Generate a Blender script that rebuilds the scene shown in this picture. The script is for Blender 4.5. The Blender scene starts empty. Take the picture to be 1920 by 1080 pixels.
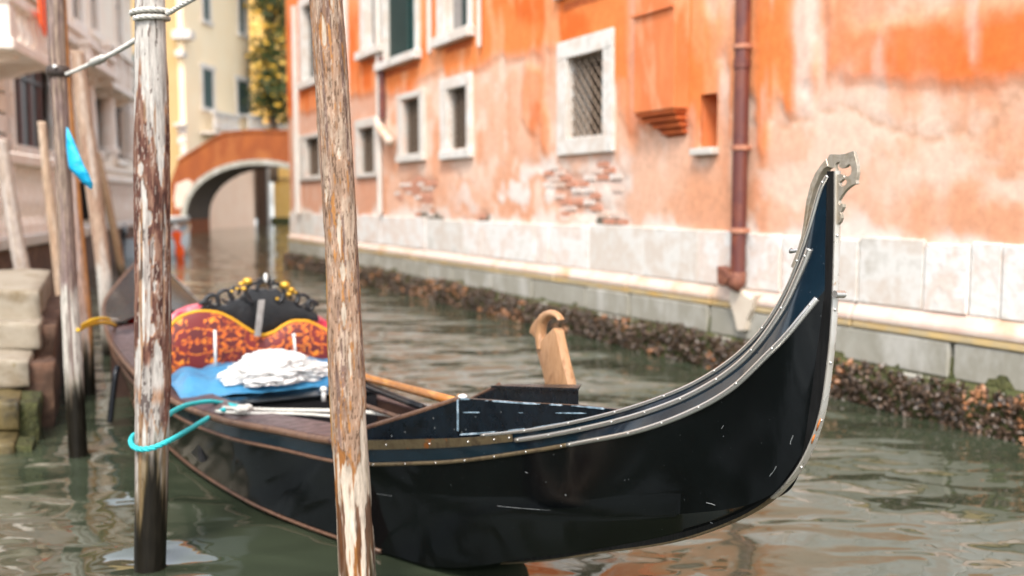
import bpy, bmesh, math, random
import numpy as np
from mathutils import Vector, Matrix
random.seed(7); RNG = np.random.default_rng(7)
SC = bpy.context.scene
COL = SC.collection

# ------------------------------------------------------------------ camera
CAMH = 1.5; FPX = 1867.0; TILT = math.radians(5.05)
cam_data = bpy.data.cameras.new('camera')
cam_data.sensor_width = 36.0; cam_data.lens = 36.0 * FPX / 1920.0
cam_data.clip_start = 0.05; cam_data.clip_end = 900
cam_data.dof.use_dof = True; cam_data.dof.focus_distance = 2.85; cam_data.dof.aperture_fstop = 1.8
cam = bpy.data.objects.new('camera', cam_data); COL.objects.link(cam)
cam.location = (0, 0, CAMH); cam.rotation_euler = (math.radians(90) - TILT, 0, 0)
SC.camera = cam

# ------------------------------------------------------------------ sky and sun
SUN_EL, SUN_AZ = math.radians(52), math.radians(188)     # azimuth measured clockwise from +Y
world = bpy.data.worlds.new('World'); SC.world = world; world.use_nodes = True
wn = world.node_tree.nodes; wl = world.node_tree.links; wn.clear()
sky = wn.new('ShaderNodeTexSky'); sky.sky_type = 'NISHITA'; sky.sun_disc = False
sky.sun_elevation = SUN_EL; sky.sun_rotation = SUN_AZ
sky.air_density = 1.0; sky.dust_density = 1.6; sky.ozone_density = 1.0
hs = wn.new('ShaderNodeHueSaturation'); hs.inputs['Saturation'].default_value = 0.30
bgn = wn.new('ShaderNodeBackground'); bgn.inputs['Strength'].default_value = 0.15
wo = wn.new('ShaderNodeOutputWorld')
wl.new(sky.outputs[0], hs.inputs['Color']); wl.new(hs.outputs[0], bgn.inputs[0]); wl.new(bgn.outputs[0], wo.inputs[0])
sd = bpy.data.lights.new('sun', 'SUN'); sd.energy = 1.25; sd.angle = math.radians(14); sd.color = (1.0, 0.91, 0.80)
sun = bpy.data.objects.new('sun', sd); COL.objects.link(sun)
to_sun = Vector((math.sin(SUN_AZ) * math.cos(SUN_EL), math.cos(SUN_AZ) * math.cos(SUN_EL), math.sin(SUN_EL)))
sun.rotation_euler = to_sun.to_track_quat('Z', 'Y').to_euler()
SC.view_settings.view_transform = 'Standard'; SC.view_settings.look = 'None'
SC.view_settings.exposure = 1.58; SC.view_settings.gamma = 1.0; SC.view_settings.use_curve_mapping = False
SC.render.engine = 'CYCLES'
SC.cycles.use_denoising = True
SC.cycles.max_bounces = 8; SC.cycles.caustics_reflective = False; SC.cycles.caustics_refractive = False

# ------------------------------------------------------------------ measuring helpers
CT, ST = math.cos(TILT), math.sin(TILT)
def ray(x, y):
    a = (x - 960) / FPX; b = (540 - y) / FPX
    return np.array([a, CT + b * ST, -ST + b * CT])
O = np.array([0, 0, CAMH])
def atY(x, y, Y): r = ray(x, y); return O + r * (Y / r[1])
def atZ(x, y, z=0.0): r = ray(x, y); return O + r * ((z - CAMH) / r[2])

# ------------------------------------------------------------------ noise (numpy)
def _hash(ix, iy, iz, seed):
    h = (ix * 374761393 + iy * 668265263 + iz * 2147483647 + seed * 974711) & 0xFFFFFFFF
    h = ((h ^ (h >> 13)) * 1274126177) & 0xFFFFFFFF
    h = ((h ^ (h >> 16)) * 2246822519) & 0xFFFFFFFF
    return ((h ^ (h >> 15)) & 0xFFFFFF) / float(0xFFFFFF)
def vn(p, seed=0):
    p = np.asarray(p, float); i = np.floor(p).astype(np.int64); f = p - i; f = f * f * f * (f * (f * 6 - 15) + 10)
    r = 0
    for a in (0, 1):
        for b in (0, 1):
            for c in (0, 1):
                w = (f[..., 0] if a else 1 - f[..., 0]) * (f[..., 1] if b else 1 - f[..., 1]) * (f[..., 2] if c else 1 - f[..., 2])
                r = r + w * _hash(i[..., 0] + a, i[..., 1] + b, i[..., 2] + c, seed)
    return r
def fbm(p, o=4, seed=0):
    p = np.asarray(p, float); r = 0; a = 0.5; t = 0
    for k in range(o):
        r = r + a * vn(p * (2.03 ** k) + k * 17.3, seed + k); t += a; a *= 0.5
    return r / t
def sst(a, b, x):
    t = np.clip((x - a) / (b - a), 0, 1); return t * t * (3 - 2 * t)
def mixc(a, b, t): return a * (1 - t[..., None]) + np.array(b) * t[..., None]

# ------------------------------------------------------------------ materials
def nodes(m): return m.node_tree.nodes, m.node_tree.links
def mat(name, cols, scale=6.0, stretch=(1, 1, 1), rough=0.7, metal=0.0, bump=0.2, bscale=None, bdist=0.01, coat=0.0, rough2=None,
        detail=5.0, distort=0.0, spec=0.5, speck=None, coords='Object'):
    """noise-mottled surface: cols = list of colours spread over a ramp."""
    m = bpy.data.materials.new(name); m.use_nodes = True; N, L = nodes(m); N.clear()
    out = N.new('ShaderNodeOutputMaterial'); b = N.new('ShaderNodeBsdfPrincipled'); L.new(b.outputs[0], out.inputs[0])
    tc = N.new('ShaderNodeTexCoord'); mp = N.new('ShaderNodeMapping'); mp.inputs['Scale'].default_value = stretch
    L.new(tc.outputs[coords], mp.inputs[0])
    nz = N.new('ShaderNodeTexNoise'); nz.inputs['Scale'].default_value = scale; nz.inputs['Detail'].default_value = detail
    nz.inputs['Roughness'].default_value = 0.62; nz.inputs['Distortion'].default_value = distort
    L.new(mp.outputs[0], nz.inputs[0])
    rp = N.new('ShaderNodeValToRGB'); e = rp.color_ramp.elements
    n = len(cols)
    if n == 1: cols = [cols[0], tuple(c * 0.82 for c in cols[0])]; n = 2
    e[0].position = 0.32; e[0].color = (*cols[0], 1); e[1].position = 0.68; e[1].color = (*cols[-1], 1)
    for k in range(1, n - 1):
        x = e.new(0.32 + 0.36 * k / (n - 1)); x.color = (*cols[k], 1)
    L.new(nz.outputs[0], rp.inputs[0]); cout = rp.outputs[0]
    if speck:
        vo = N.new('ShaderNodeTexNoise'); vo.inputs['Scale'].default_value = speck[1]; vo.inputs['Detail'].default_value = 3
        L.new(tc.outputs[coords], vo.inputs[0])
        r2 = N.new('ShaderNodeValToRGB'); r2.color_ramp.elements[0].position = speck[2]; r2.color_ramp.elements[1].position = min(1, speck[2] + 0.05)
        L.new(vo.outputs[0], r2.inputs[0])
        mx = N.new('ShaderNodeMix'); mx.data_type = 'RGBA'; L.new(r2.outputs[0], mx.inputs[0]); L.new(cout, mx.inputs[6]); mx.inputs[7].default_value = (*speck[0], 1)
        cout = mx.outputs[2]
    L.new(cout, b.inputs['Base Color'])
    b.inputs['Roughness'].default_value = rough; b.inputs['Metallic'].default_value = metal
    b.inputs['Specular IOR Level'].default_value = spec
    if coat: b.inputs['Coat Weight'].default_value = coat; b.inputs['Coat Roughness'].default_value = 0.06
    n2 = N.new('ShaderNodeTexNoise'); n2.inputs['Scale'].default_value = bscale or scale * 4; n2.inputs['Detail'].default_value = 4
    L.new(mp.outputs[0], n2.inputs[0])
    if rough2 is not None:
        mr = N.new('ShaderNodeMapRange'); mr.inputs[1].default_value = 0.35; mr.inputs[2].default_value = 0.65; mr.inputs[3].default_value = rough; mr.inputs[4].default_value = rough2
        L.new(n2.outputs[0], mr.inputs[0]); L.new(mr.outputs[0], b.inputs['Roughness'])
    if bump:
        bp = N.new('ShaderNodeBump'); bp.inputs['Strength'].default_value = bump; bp.inputs['Distance'].default_value = bdist
        L.new(n2.outputs[0], bp.inputs['Height']); L.new(bp.outputs[0], b.inputs['Normal'])
    return m
def attr_mat(name, rough=0.85, fine=40.0, stretch=(1, 1, 1), amount=0.35, bump=0.5, bdist=0.004, spec=0.35, rough_attr=False):
    """surface whose own colour was worked out per vertex (paint, bark, wood), with fine grain added."""
    m = bpy.data.materials.new(name); m.use_nodes = True; N, L = nodes(m); N.clear()
    out = N.new('ShaderNodeOutputMaterial'); b = N.new('ShaderNodeBsdfPrincipled'); L.new(b.outputs[0], out.inputs[0])
    at = N.new('ShaderNodeAttribute'); at.attribute_name = 'Col'
    tc = N.new('ShaderNodeTexCoord'); mp = N.new('ShaderNodeMapping'); mp.inputs['Scale'].default_value = stretch; L.new(tc.outputs['Object'], mp.inputs[0])
    nz = N.new('ShaderNodeTexNoise'); nz.inputs['Scale'].default_value = fine; nz.inputs['Detail'].default_value = 6; nz.inputs['Roughness'].default_value = 0.65; L.new(mp.outputs[0], nz.inputs[0])
    mr = N.new('ShaderNodeMapRange'); mr.inputs[1].default_value = 0.3; mr.inputs[2].default_value = 0.7; mr.inputs[3].default_value = 1 - amount; mr.inputs[4].default_value = 1 + amount * 0.6; L.new(nz.outputs[0], mr.inputs[0])
    mx = N.new('ShaderNodeVectorMath'); mx.operation = 'SCALE'; L.new(at.outputs['Color'], mx.inputs[0]); L.new(mr.outputs[0], mx.inputs['Scale'])
    L.new(mx.outputs[0], b.inputs['Base Color'])
    b.inputs['Roughness'].default_value = rough; b.inputs['Specular IOR Level'].default_value = spec
    if rough_attr: L.new(at.outputs['Alpha'], b.inputs['Roughness'])
    bp = N.new('ShaderNodeBump'); bp.inputs['Strength'].default_value = bump; bp.inputs['Distance'].default_value = bdist
    L.new(nz.outputs[0], bp.inputs['Height']); L.new(bp.outputs[0], b.inputs['Normal'])
    return m

M = {}
M['hull'] = mat('black_gloss_paint', [(0.0018, 0.0022, 0.0026), (0.003, 0.004, 0.0045)], scale=5, rough=0.07, rough2=0.17, bump=0.16, bscale=3.0, bdist=0.014, spec=0.28,
                speck=((0.30, 0.32, 0.33), 120.0, 0.75))
M['sky_tint'] = mat('black_paint_with_sky_tint', [(0.0026, 0.010, 0.018), (0.004, 0.015, 0.026), (0.002, 0.006, 0.010)], scale=4, rough=0.08, rough2=0.2, bump=0.12, bscale=5, bdist=0.01, coat=0.12, speck=((0.25, 0.28, 0.3), 120.0, 0.72))  # blue in the colour stands in for sky reflected by the black hull
M['blackwood'] = mat('worn_black_paint', [(0.003, 0.004, 0.006), (0.006, 0.010, 0.015), (0.004, 0.005, 0.006)], scale=9, rough=0.22, rough2=0.4, bump=0.35, bscale=26, bdist=0.006, spec=0.3,
                     speck=((0.25, 0.27, 0.27), 38.0, 0.72))
M['scratch'] = mat('scraped_paint', [(0.26, 0.27, 0.27), (0.07, 0.08, 0.08)], scale=60, rough=0.7, bump=0.2)
M['ruststreak'] = mat('orange_rust', [(0.60, 0.20, 0.04), (0.40, 0.11, 0.02)], scale=60, rough=0.8, bump=0.3)
M['chip'] = mat('chipped_blue_grey_paint', [(0.40, 0.48, 0.54), (0.16, 0.24, 0.30), (0.06, 0.09, 0.11)], scale=30, rough=0.6, bump=0.4)
M['stempost'] = mat('black_stem_paint', [(0.003, 0.003, 0.003), (0.006, 0.006, 0.006)], spec=.3, scale=14, stretch=(1, 1, 0.2), rough=0.4, rough2=0.6, bump=0.3, speck=((0.2, 0.19, 0.18), 120, 0.76))
M['steel'] = mat('polished_steel', [(0.576, 0.5616, 0.5328), (0.5184, 0.4896, 0.4464)], scale=3, rough=0.24, metal=0.8, bump=0.0, detail=2)
M['bandsteel'] = mat('bright_stem_steel', [(0.64, 0.616, 0.568), (0.56, 0.52, 0.456), (0.672, 0.656, 0.632)], scale=9, stretch=(1, 1, .4), rough=0.22, rough2=0.4, metal=0.55, bump=0.08, speck=((0.40, 0.22, 0.09), 26, 0.74))
M['brass'] = mat('tarnished_brass', [(0.4356, 0.363, 0.2706), (0.4884, 0.4356, 0.3564), (0.3432, 0.264, 0.1716)], scale=16, rough=0.28, rough2=0.45, metal=0.6, bump=0.2)
M['oldbrass'] = mat('dark_bronze_plate', [(0.136, 0.0935, 0.051), (0.204, 0.153, 0.085), (0.0935, 0.06375, 0.03825)], scale=20, rough=0.35, rough2=0.55, metal=0.6, bump=0.3, speck=((0.35, 0.12, 0.03), 14, 0.68))
M['gunwood'] = mat('worn_varnished_wood', [(0.0868, 0.03906, 0.0217), (0.1389, 0.07378, 0.0434), (0.06076, 0.02604, 0.01736)], scale=7, stretch=(2, 2, 1), rough=0.35, rough2=0.55, bump=0.25)
M['deckwood'] = mat('mauve_brown_deck', [(0.063, 0.0357, 0.0357), (0.0924, 0.0567, 0.0546), (0.0336, 0.0189, 0.0189)], scale=5, rough=0.3, rough2=0.5, bump=0.2)
M['floorwood'] = mat('dark_floor_boards', [(0.035, 0.0175, 0.0126), (0.063, 0.0315, 0.021)], scale=7, rough=0.5, bump=0.3)
M['oar'] = mat('orange_varnished_oar', [(0.527, 0.2125, 0.0425), (0.3825, 0.1445, 0.03825), (0.595, 0.2805, 0.068)], scale=5, stretch=(1, 1, 4), rough=0.28, bump=0.15)
M['walnut'] = mat('walnut_wood', [(0.34, 0.17, 0.075), (0.44, 0.25, 0.13), (0.24, 0.11, 0.045)], scale=9, stretch=(2.5, 2.5, 0.5), rough=0.34, bump=0.2, distort=1.2)
M['rope_w'] = mat('white_rope', [(0.6375, 0.6205, 0.578), (0.51, 0.4845, 0.425)], scale=60, rough=0.9, bump=0.5, bdist=0.003)
M['rope_t'] = mat('turquoise_rope', [(0.02, 0.42, 0.46), (0.03, 0.50, 0.52)], scale=50, rough=0.6, bump=0.5, bdist=0.003)
M['rope_t2'] = mat('pale_turquoise_rope', [(0.22, 0.62, 0.55), (0.30, 0.68, 0.60)], scale=50, rough=0.6, bump=0.5, bdist=0.003)
M['rope_y'] = mat('yellow_rope', [(0.80, 0.50, 0.01), (0.72, 0.42, 0.01)], scale=50, rough=0.6, bump=0.4, bdist=0.003)
M['tarp'] = mat('blue_cover', [(0.03825, 0.187, 0.357), (0.0595, 0.238, 0.408), (0.02975, 0.153, 0.306)], scale=4, rough=0.33, bump=0.35, bscale=7, bdist=0.03)
M['cloth'] = mat('white_cloth', [(0.74, 0.73, 0.71), (0.66, 0.65, 0.63)], scale=9, rough=0.9, bump=0.5, bscale=16, bdist=0.02)
M['bag'] = mat('bright_blue_plastic', [(0.0, 0.36, 0.66), (0.02, 0.46, 0.74)], scale=14, rough=0.4, bump=0.5, bscale=18, bdist=0.02, speck=((0.25, 0.6, 0.8), 22, 0.66))
M['gilt'] = mat('gilt', [(0.595, 0.323, 0.0255), (0.68, 0.425, 0.068)], scale=20, rough=0.3, metal=0.5, bump=0.1)
M['trim'] = mat('yellow_piping', [(0.72, 0.378, 0.0108), (0.648, 0.297, 0.0108)], scale=40, rough=0.6, bump=0.3, bdist=0.003)
M['crest'] = mat('carved_black_lacquer', [(0.008, 0.008, 0.010), (0.016, 0.015, 0.016)], scale=14, rough=0.35, bump=0.4, bdist=0.006)
M['pink'] = mat('pink_red_satin', [(0.80, 0.07, 0.12), (0.62, 0.02, 0.06), (0.86, 0.35, 0.38)], scale=9, rough=0.45, bump=0.3)
M['red'] = mat('red_felt', [(0.82, 0.02, 0.01), (0.62, 0.01, 0.01)], scale=20, rough=0.7, bump=0.4)
M['orange'] = mat('orange_cloth', [(0.95, 0.13, 0.01), (0.85, 0.08, 0.01)], scale=12, rough=0.7, bump=0.5, bdist=0.02)
M['greyplate'] = mat('weathered_grey_strap', [(0.32, 0.30, 0.28), (0.20, 0.18, 0.17)], scale=24, rough=0.6, bump=0.3)
M['white'] = mat('white_enamel', [(0.78, 0.77, 0.74), (0.68, 0.67, 0.64)], scale=12, rough=0.4, bump=0.1)
M['istria'] = mat('istrian_stone', [(0.6498, 0.6227, 0.5776), (0.5957, 0.5144, 0.4422), (0.6859, 0.6633, 0.6227), (0.4964, 0.4603, 0.4061)], scale=2.6, rough=0.85, bump=0.4, bdist=0.01)
M['white_wash'] = mat('patchy_whitewash', [(0.7254, 0.6975, 0.651), (0.6696, 0.558, 0.4836), (0.744, 0.7254, 0.6975), (0.651, 0.6138, 0.558)], scale=3.2, rough=0.9, bump=0.6, bdist=0.015)
M['istria2'] = mat('pinkish_stone', [(0.62, 0.50, 0.43), (0.56, 0.53, 0.48), (0.66, 0.60, 0.54)], scale=2.5, rough=0.85, bump=0.4, bdist=0.01)
M['ledge'] = mat('pink_washed_ledge', [(0.62, 0.42, 0.34), (0.66, 0.54, 0.46), (0.55, 0.34, 0.20)], scale=1.6, rough=0.85, bump=0.4)
M['yledge'] = mat('ochre_lichen_ledge', [(0.55, 0.34, 0.10), (0.45, 0.36, 0.22), (0.60, 0.42, 0.18)], scale=2.0, rough=0.9, bump=0.4)
M['lowstone'] = mat('waterline_stone', [(0.374, 0.357, 0.306), (0.289, 0.272, 0.221), (0.442, 0.425, 0.3825)], scale=2.4, stretch=(1, 1, 0.6), rough=0.85, bump=0.5, bdist=0.015)
M['algae'] = mat('green_algae', [(0.048, 0.06, 0.016), (0.08, 0.08, 0.024), (0.028, 0.036, 0.0144)], scale=9, rough=0.9, bump=0.8, bdist=0.03)
M['jointdark'] = mat('dark_mortar', [(0.12, 0.10, 0.075), (0.2, 0.17, 0.13)], scale=6, rough=0.95, bump=0.4)
M['iron'] = mat('dark_iron', [(0.030, 0.022, 0.018), (0.055, 0.035, 0.025)], scale=20, rough=0.6, bump=0.2)
M['grille'] = mat('rusty_grille', [(0.17, 0.115, 0.075), (0.24, 0.175, 0.125)], scale=20, rough=0.7, bump=0.2)
M['glass'] = mat('dark_glass', [(0.012, 0.013, 0.013), (0.02, 0.02, 0.02)], scale=3, rough=0.15, bump=0.05)
M['shutter'] = mat('dark_green_shutter', [(0.015, 0.045, 0.04), (0.025, 0.06, 0.055)], scale=9, rough=0.55, bump=0.2)
M['teal'] = mat('teal_shutter', [(0.03, 0.15, 0.15), (0.04, 0.19, 0.19)], scale=9, rough=0.5, bump=0.2)
M['collar'] = mat('faded_pipe_collar', [(0.50, 0.24, 0.15), (0.38, 0.14, 0.08)], scale=12, rough=.7, bump=.2)
M['pipe'] = mat('rust_brown_downpipe', [(0.171, 0.0495, 0.0288), (0.108, 0.0306, 0.027), (0.27, 0.0765, 0.0315)], scale=4, stretch=(1, 1, 0.5), rough=0.45, bump=0.2)
M['rust'] = mat('rusty_iron_shoe', [(0.26, 0.09, 0.04), (0.16, 0.055, 0.035), (0.36, 0.14, 0.07)], scale=12, rough=0.7, bump=0.3)
M['brick'] = mat('old_brick', [(0.58, 0.29, 0.19), (0.50, 0.22, 0.14), (0.64, 0.40, 0.29)], scale=8, rough=0.9, bump=0.5)
M['orangeplain'] = mat('orange_stucco', [(0.72, 0.25, 0.09), (0.64, 0.17, 0.05), (0.76, 0.38, 0.21)], scale=2.2, stretch=(1, 1, 0.4), rough=0.9, bump=0.3)
M['corbel'] = mat('rust_orange_corbel', [(0.50, 0.11, 0.02), (0.36, 0.07, 0.015)], scale=6, rough=0.9, bump=0.3)
M['pinkwall'] = mat('pale_pink_stucco', [(0.60, 0.44, 0.35), (0.66, 0.50, 0.40)], scale=2, rough=0.9, bump=0.2)
M['palepink'] = mat('pale_pink_lower_wall', [(0.90, 0.64, 0.47), (0.86, 0.57, 0.40)], scale=1.5, rough=.9, bump=.2)
M['cream'] = mat('sunlit_cream_stucco', [(0.90, 0.70, 0.45), (0.90, 0.74, 0.51)], scale=1.1, rough=0.9, bump=0.2)
M['ochre'] = mat('ochre_and_shaded_stucco', [(0.448, 0.304, 0.128), (0.496, 0.344, 0.16)], scale=1.1, rough=0.9, bump=0.2)
M['gold'] = mat('golden_stucco', [(0.80, 0.48, 0.12), (0.86, 0.56, 0.20)], scale=1.0, rough=0.9, bump=0.2)
M['marble'] = mat('white_palazzo_stone', [(0.86, 0.80, 0.72), (0.80, 0.69, 0.59), (0.87, 0.84, 0.78)], scale=1.6, rough=0.8, bump=0.3)
M['blush'] = mat('blush_palazzo_wall', [(0.88, 0.71, 0.57), (0.88, 0.77, 0.64), (0.82, 0.62, 0.48)], scale=1.2, rough=0.85, bump=0.3)
M['brownwin'] = mat('brown_joinery', [(0.014, 0.006, 0.004), (0.022, 0.010, 0.006)], scale=6, rough=0.5, bump=0.1)
M['redwood'] = mat('red_brown_mullion', [(0.12, 0.035, 0.02), (0.09, 0.028, 0.018)], scale=6, rough=0.6, bump=0.1)
M['tan'] = mat('tan_timber', [(0.3744, 0.2376, 0.1368), (0.432, 0.3024, 0.1944), (0.3024, 0.1728, 0.0864)], scale=6, stretch=(2, 2, 0.4), rough=0.75, bump=0.3)
M['palepost'] = mat('pale_weathered_timber', [(0.464, 0.368, 0.288), (0.384, 0.28, 0.208), (0.528, 0.44, 0.36)], scale=6, stretch=(2, 2, 0.4), rough=0.8, bump=0.3)
M['stairstone'] = mat('worn_step_stone', [(0.2496, 0.2047, 0.1448), (0.2995, 0.2596, 0.1997), (0.1697, 0.1248, 0.06989)], scale=3.0, rough=0.85, bump=0.5, bdist=0.02, speck=((0.16, 0.12, 0.04), 5, 0.66))
M['stairwet'] = mat('mossy_step_stone', [(0.04836, 0.0372, 0.01116), (0.1265, 0.093, 0.03348), (0.01488, 0.01302, 0.00558)], scale=4.0, rough=0.6, bump=0.7, bdist=0.02)
M['darkbrick'] = mat('damp_brown_brick', [(0.136, 0.068, 0.04), (0.08, 0.044, 0.028), (0.184, 0.104, 0.064)], scale=5.0, rough=0.9, bump=0.6, bdist=0.02)
M['bridge'] = mat('burnt_orange_brick', [(0.3168, 0.0864, 0.01584), (0.2304, 0.054, 0.0108), (0.3456, 0.1152, 0.0288)], scale=1.1, stretch=(1, 1, 0.45), rough=0.9, bump=0.4)
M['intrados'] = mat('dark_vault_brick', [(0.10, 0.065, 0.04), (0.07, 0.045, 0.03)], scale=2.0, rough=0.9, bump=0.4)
M['leaf'] = mat('dark_green_leaf', [(0.035, 0.055, 0.012), (0.055, 0.080, 0.016)], scale=1.5, rough=0.55, bump=0)
M['leafgold'] = mat('yellow_leaf', [(0.75, 0.40, 0.03), (0.62, 0.36, 0.04), (0.50, 0.36, 0.04)], scale=1.5, rough=0.55, bump=0)
M['bark'] = mat('tree_bark', [(0.08, 0.05, 0.03), (0.12, 0.08, 0.05)], scale=6, rough=0.9, bump=0.5)
M['boatwhite'] = mat('pale_blue_boat_hull', [(0.60, 0.68, 0.72), (0.52, 0.60, 0.65)], scale=4, rough=0.3, bump=0.1)
M['cowl'] = mat('black_engine_cowl', [(0.008, 0.009, 0.012), (0.013, 0.014, 0.018)], scale=6, rough=0.2, bump=0.05)
M['shell'] = mat('mussel_shells', [(0.02625, 0.018, 0.012), (0.09, 0.0525, 0.03), (0.015, 0.01125, 0.00825), (0.225, 0.1425, 0.09)], scale=16, rough=0.28, rough2=0.5, bump=0.2)
M['shell2'] = mat('rusty_mussel_shells', [(0.256, 0.096, 0.028), (0.336, 0.176, 0.096)], scale=14, rough=0.45, bump=0.2)
M['stain'] = mat('lime_run_off', [(0.66, 0.58, 0.47), (0.60, 0.50, 0.40)], scale=8, rough=0.9, bump=0.3)
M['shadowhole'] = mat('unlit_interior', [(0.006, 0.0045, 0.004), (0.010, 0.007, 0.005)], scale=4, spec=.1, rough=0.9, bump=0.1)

# damask upholstery: mirrored, warped veins of orange on deep red
def damask():
    m = bpy.data.materials.new('red_and_gold_damask'); m.use_nodes = True; N, L = nodes(m); N.clear()
    out = N.new('ShaderNodeOutputMaterial'); b = N.new('ShaderNodeBsdfPrincipled'); L.new(b.outputs[0], out.inputs[0])
    at = N.new('ShaderNodeAttribute'); at.attribute_name = 'Col'
    tc = N.new('ShaderNodeTexCoord'); nz = N.new('ShaderNodeTexNoise'); nz.inputs['Scale'].default_value = 260; L.new(tc.outputs['Object'], nz.inputs[0])
    mr = N.new('ShaderNodeMapRange'); mr.inputs[3].default_value = 0.75; mr.inputs[4].default_value = 1.2; L.new(nz.outputs[0], mr.inputs[0])
    mx = N.new('ShaderNodeVectorMath'); mx.operation = 'SCALE'; L.new(at.outputs['Color'], mx.inputs[0]); L.new(mr.outputs[0], mx.inputs['Scale'])
    L.new(mx.outputs[0], b.inputs['Base Color']); b.inputs['Roughness'].default_value = 0.6
    b.inputs['Sheen Weight'].default_value = 0.3
    return m
M['damask'] = damask()

def water_mat():
    m = bpy.data.materials.new('canal_water'); m.use_nodes = True; N, L = nodes(m); N.clear()
    out = N.new('ShaderNodeOutputMaterial'); b = N.new('ShaderNodeBsdfPrincipled'); L.new(b.outputs[0], out.inputs[0])
    b.inputs['Base Color'].default_value = (0.040, 0.050, 0.031, 1); b.inputs['Roughness'].default_value = 0.03
    b.inputs['IOR'].default_value = 1.7; b.inputs['Specular IOR Level'].default_value = 0.75
    tc = N.new('ShaderNodeTexCoord')
    def wave(scale, stretch, rot, dist, det=2.0):
        mp = N.new('ShaderNodeMapping'); mp.inputs['Scale'].default_value = stretch; mp.inputs['Rotation'].default_value = (0, 0, rot); L.new(tc.outputs['Object'], mp.inputs[0])
        nz = N.new('ShaderNodeTexNoise'); nz.inputs['Scale'].default_value = scale; nz.inputs['Detail'].default_value = det; nz.inputs['Distortion'].default_value = 0.6; nz.inputs['Roughness'].default_value = 0.45
        L.new(mp.outputs[0], nz.inputs[0]); mm = N.new('ShaderNodeMath'); mm.operation = 'MULTIPLY'; mm.inputs[1].default_value = dist; L.new(nz.outputs[0], mm.inputs[0]); return mm
    w1 = wave(0.8, (1.0, 1.6, 1), 0.45, 0.085, 1.0); w2 = wave(2.3, (1.0, 1.6, 1), 0.1, 0.020, 1.0); w3 = wave(7.0, (1, 1.3, 1), -0.3, 0.0015, 1.0)
    a1 = N.new('ShaderNodeMath'); a1.operation = 'ADD'; L.new(w1.outputs[0], a1.inputs[0]); L.new(w2.outputs[0], a1.inputs[1])
    a2 = N.new('ShaderNodeMath'); a2.operation = 'ADD'; L.new(a1.outputs[0], a2.inputs[0]); L.new(w3.outputs[0], a2.inputs[1])
    bp = N.new('ShaderNodeBump'); bp.inputs['Strength'].default_value = 1.0; bp.inputs['Distance'].default_value = 1.0
    L.new(a2.outputs[0], bp.inputs['Height']); L.new(bp.outputs[0], b.inputs['Normal'])
    return m
M['water'] = water_mat()

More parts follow.
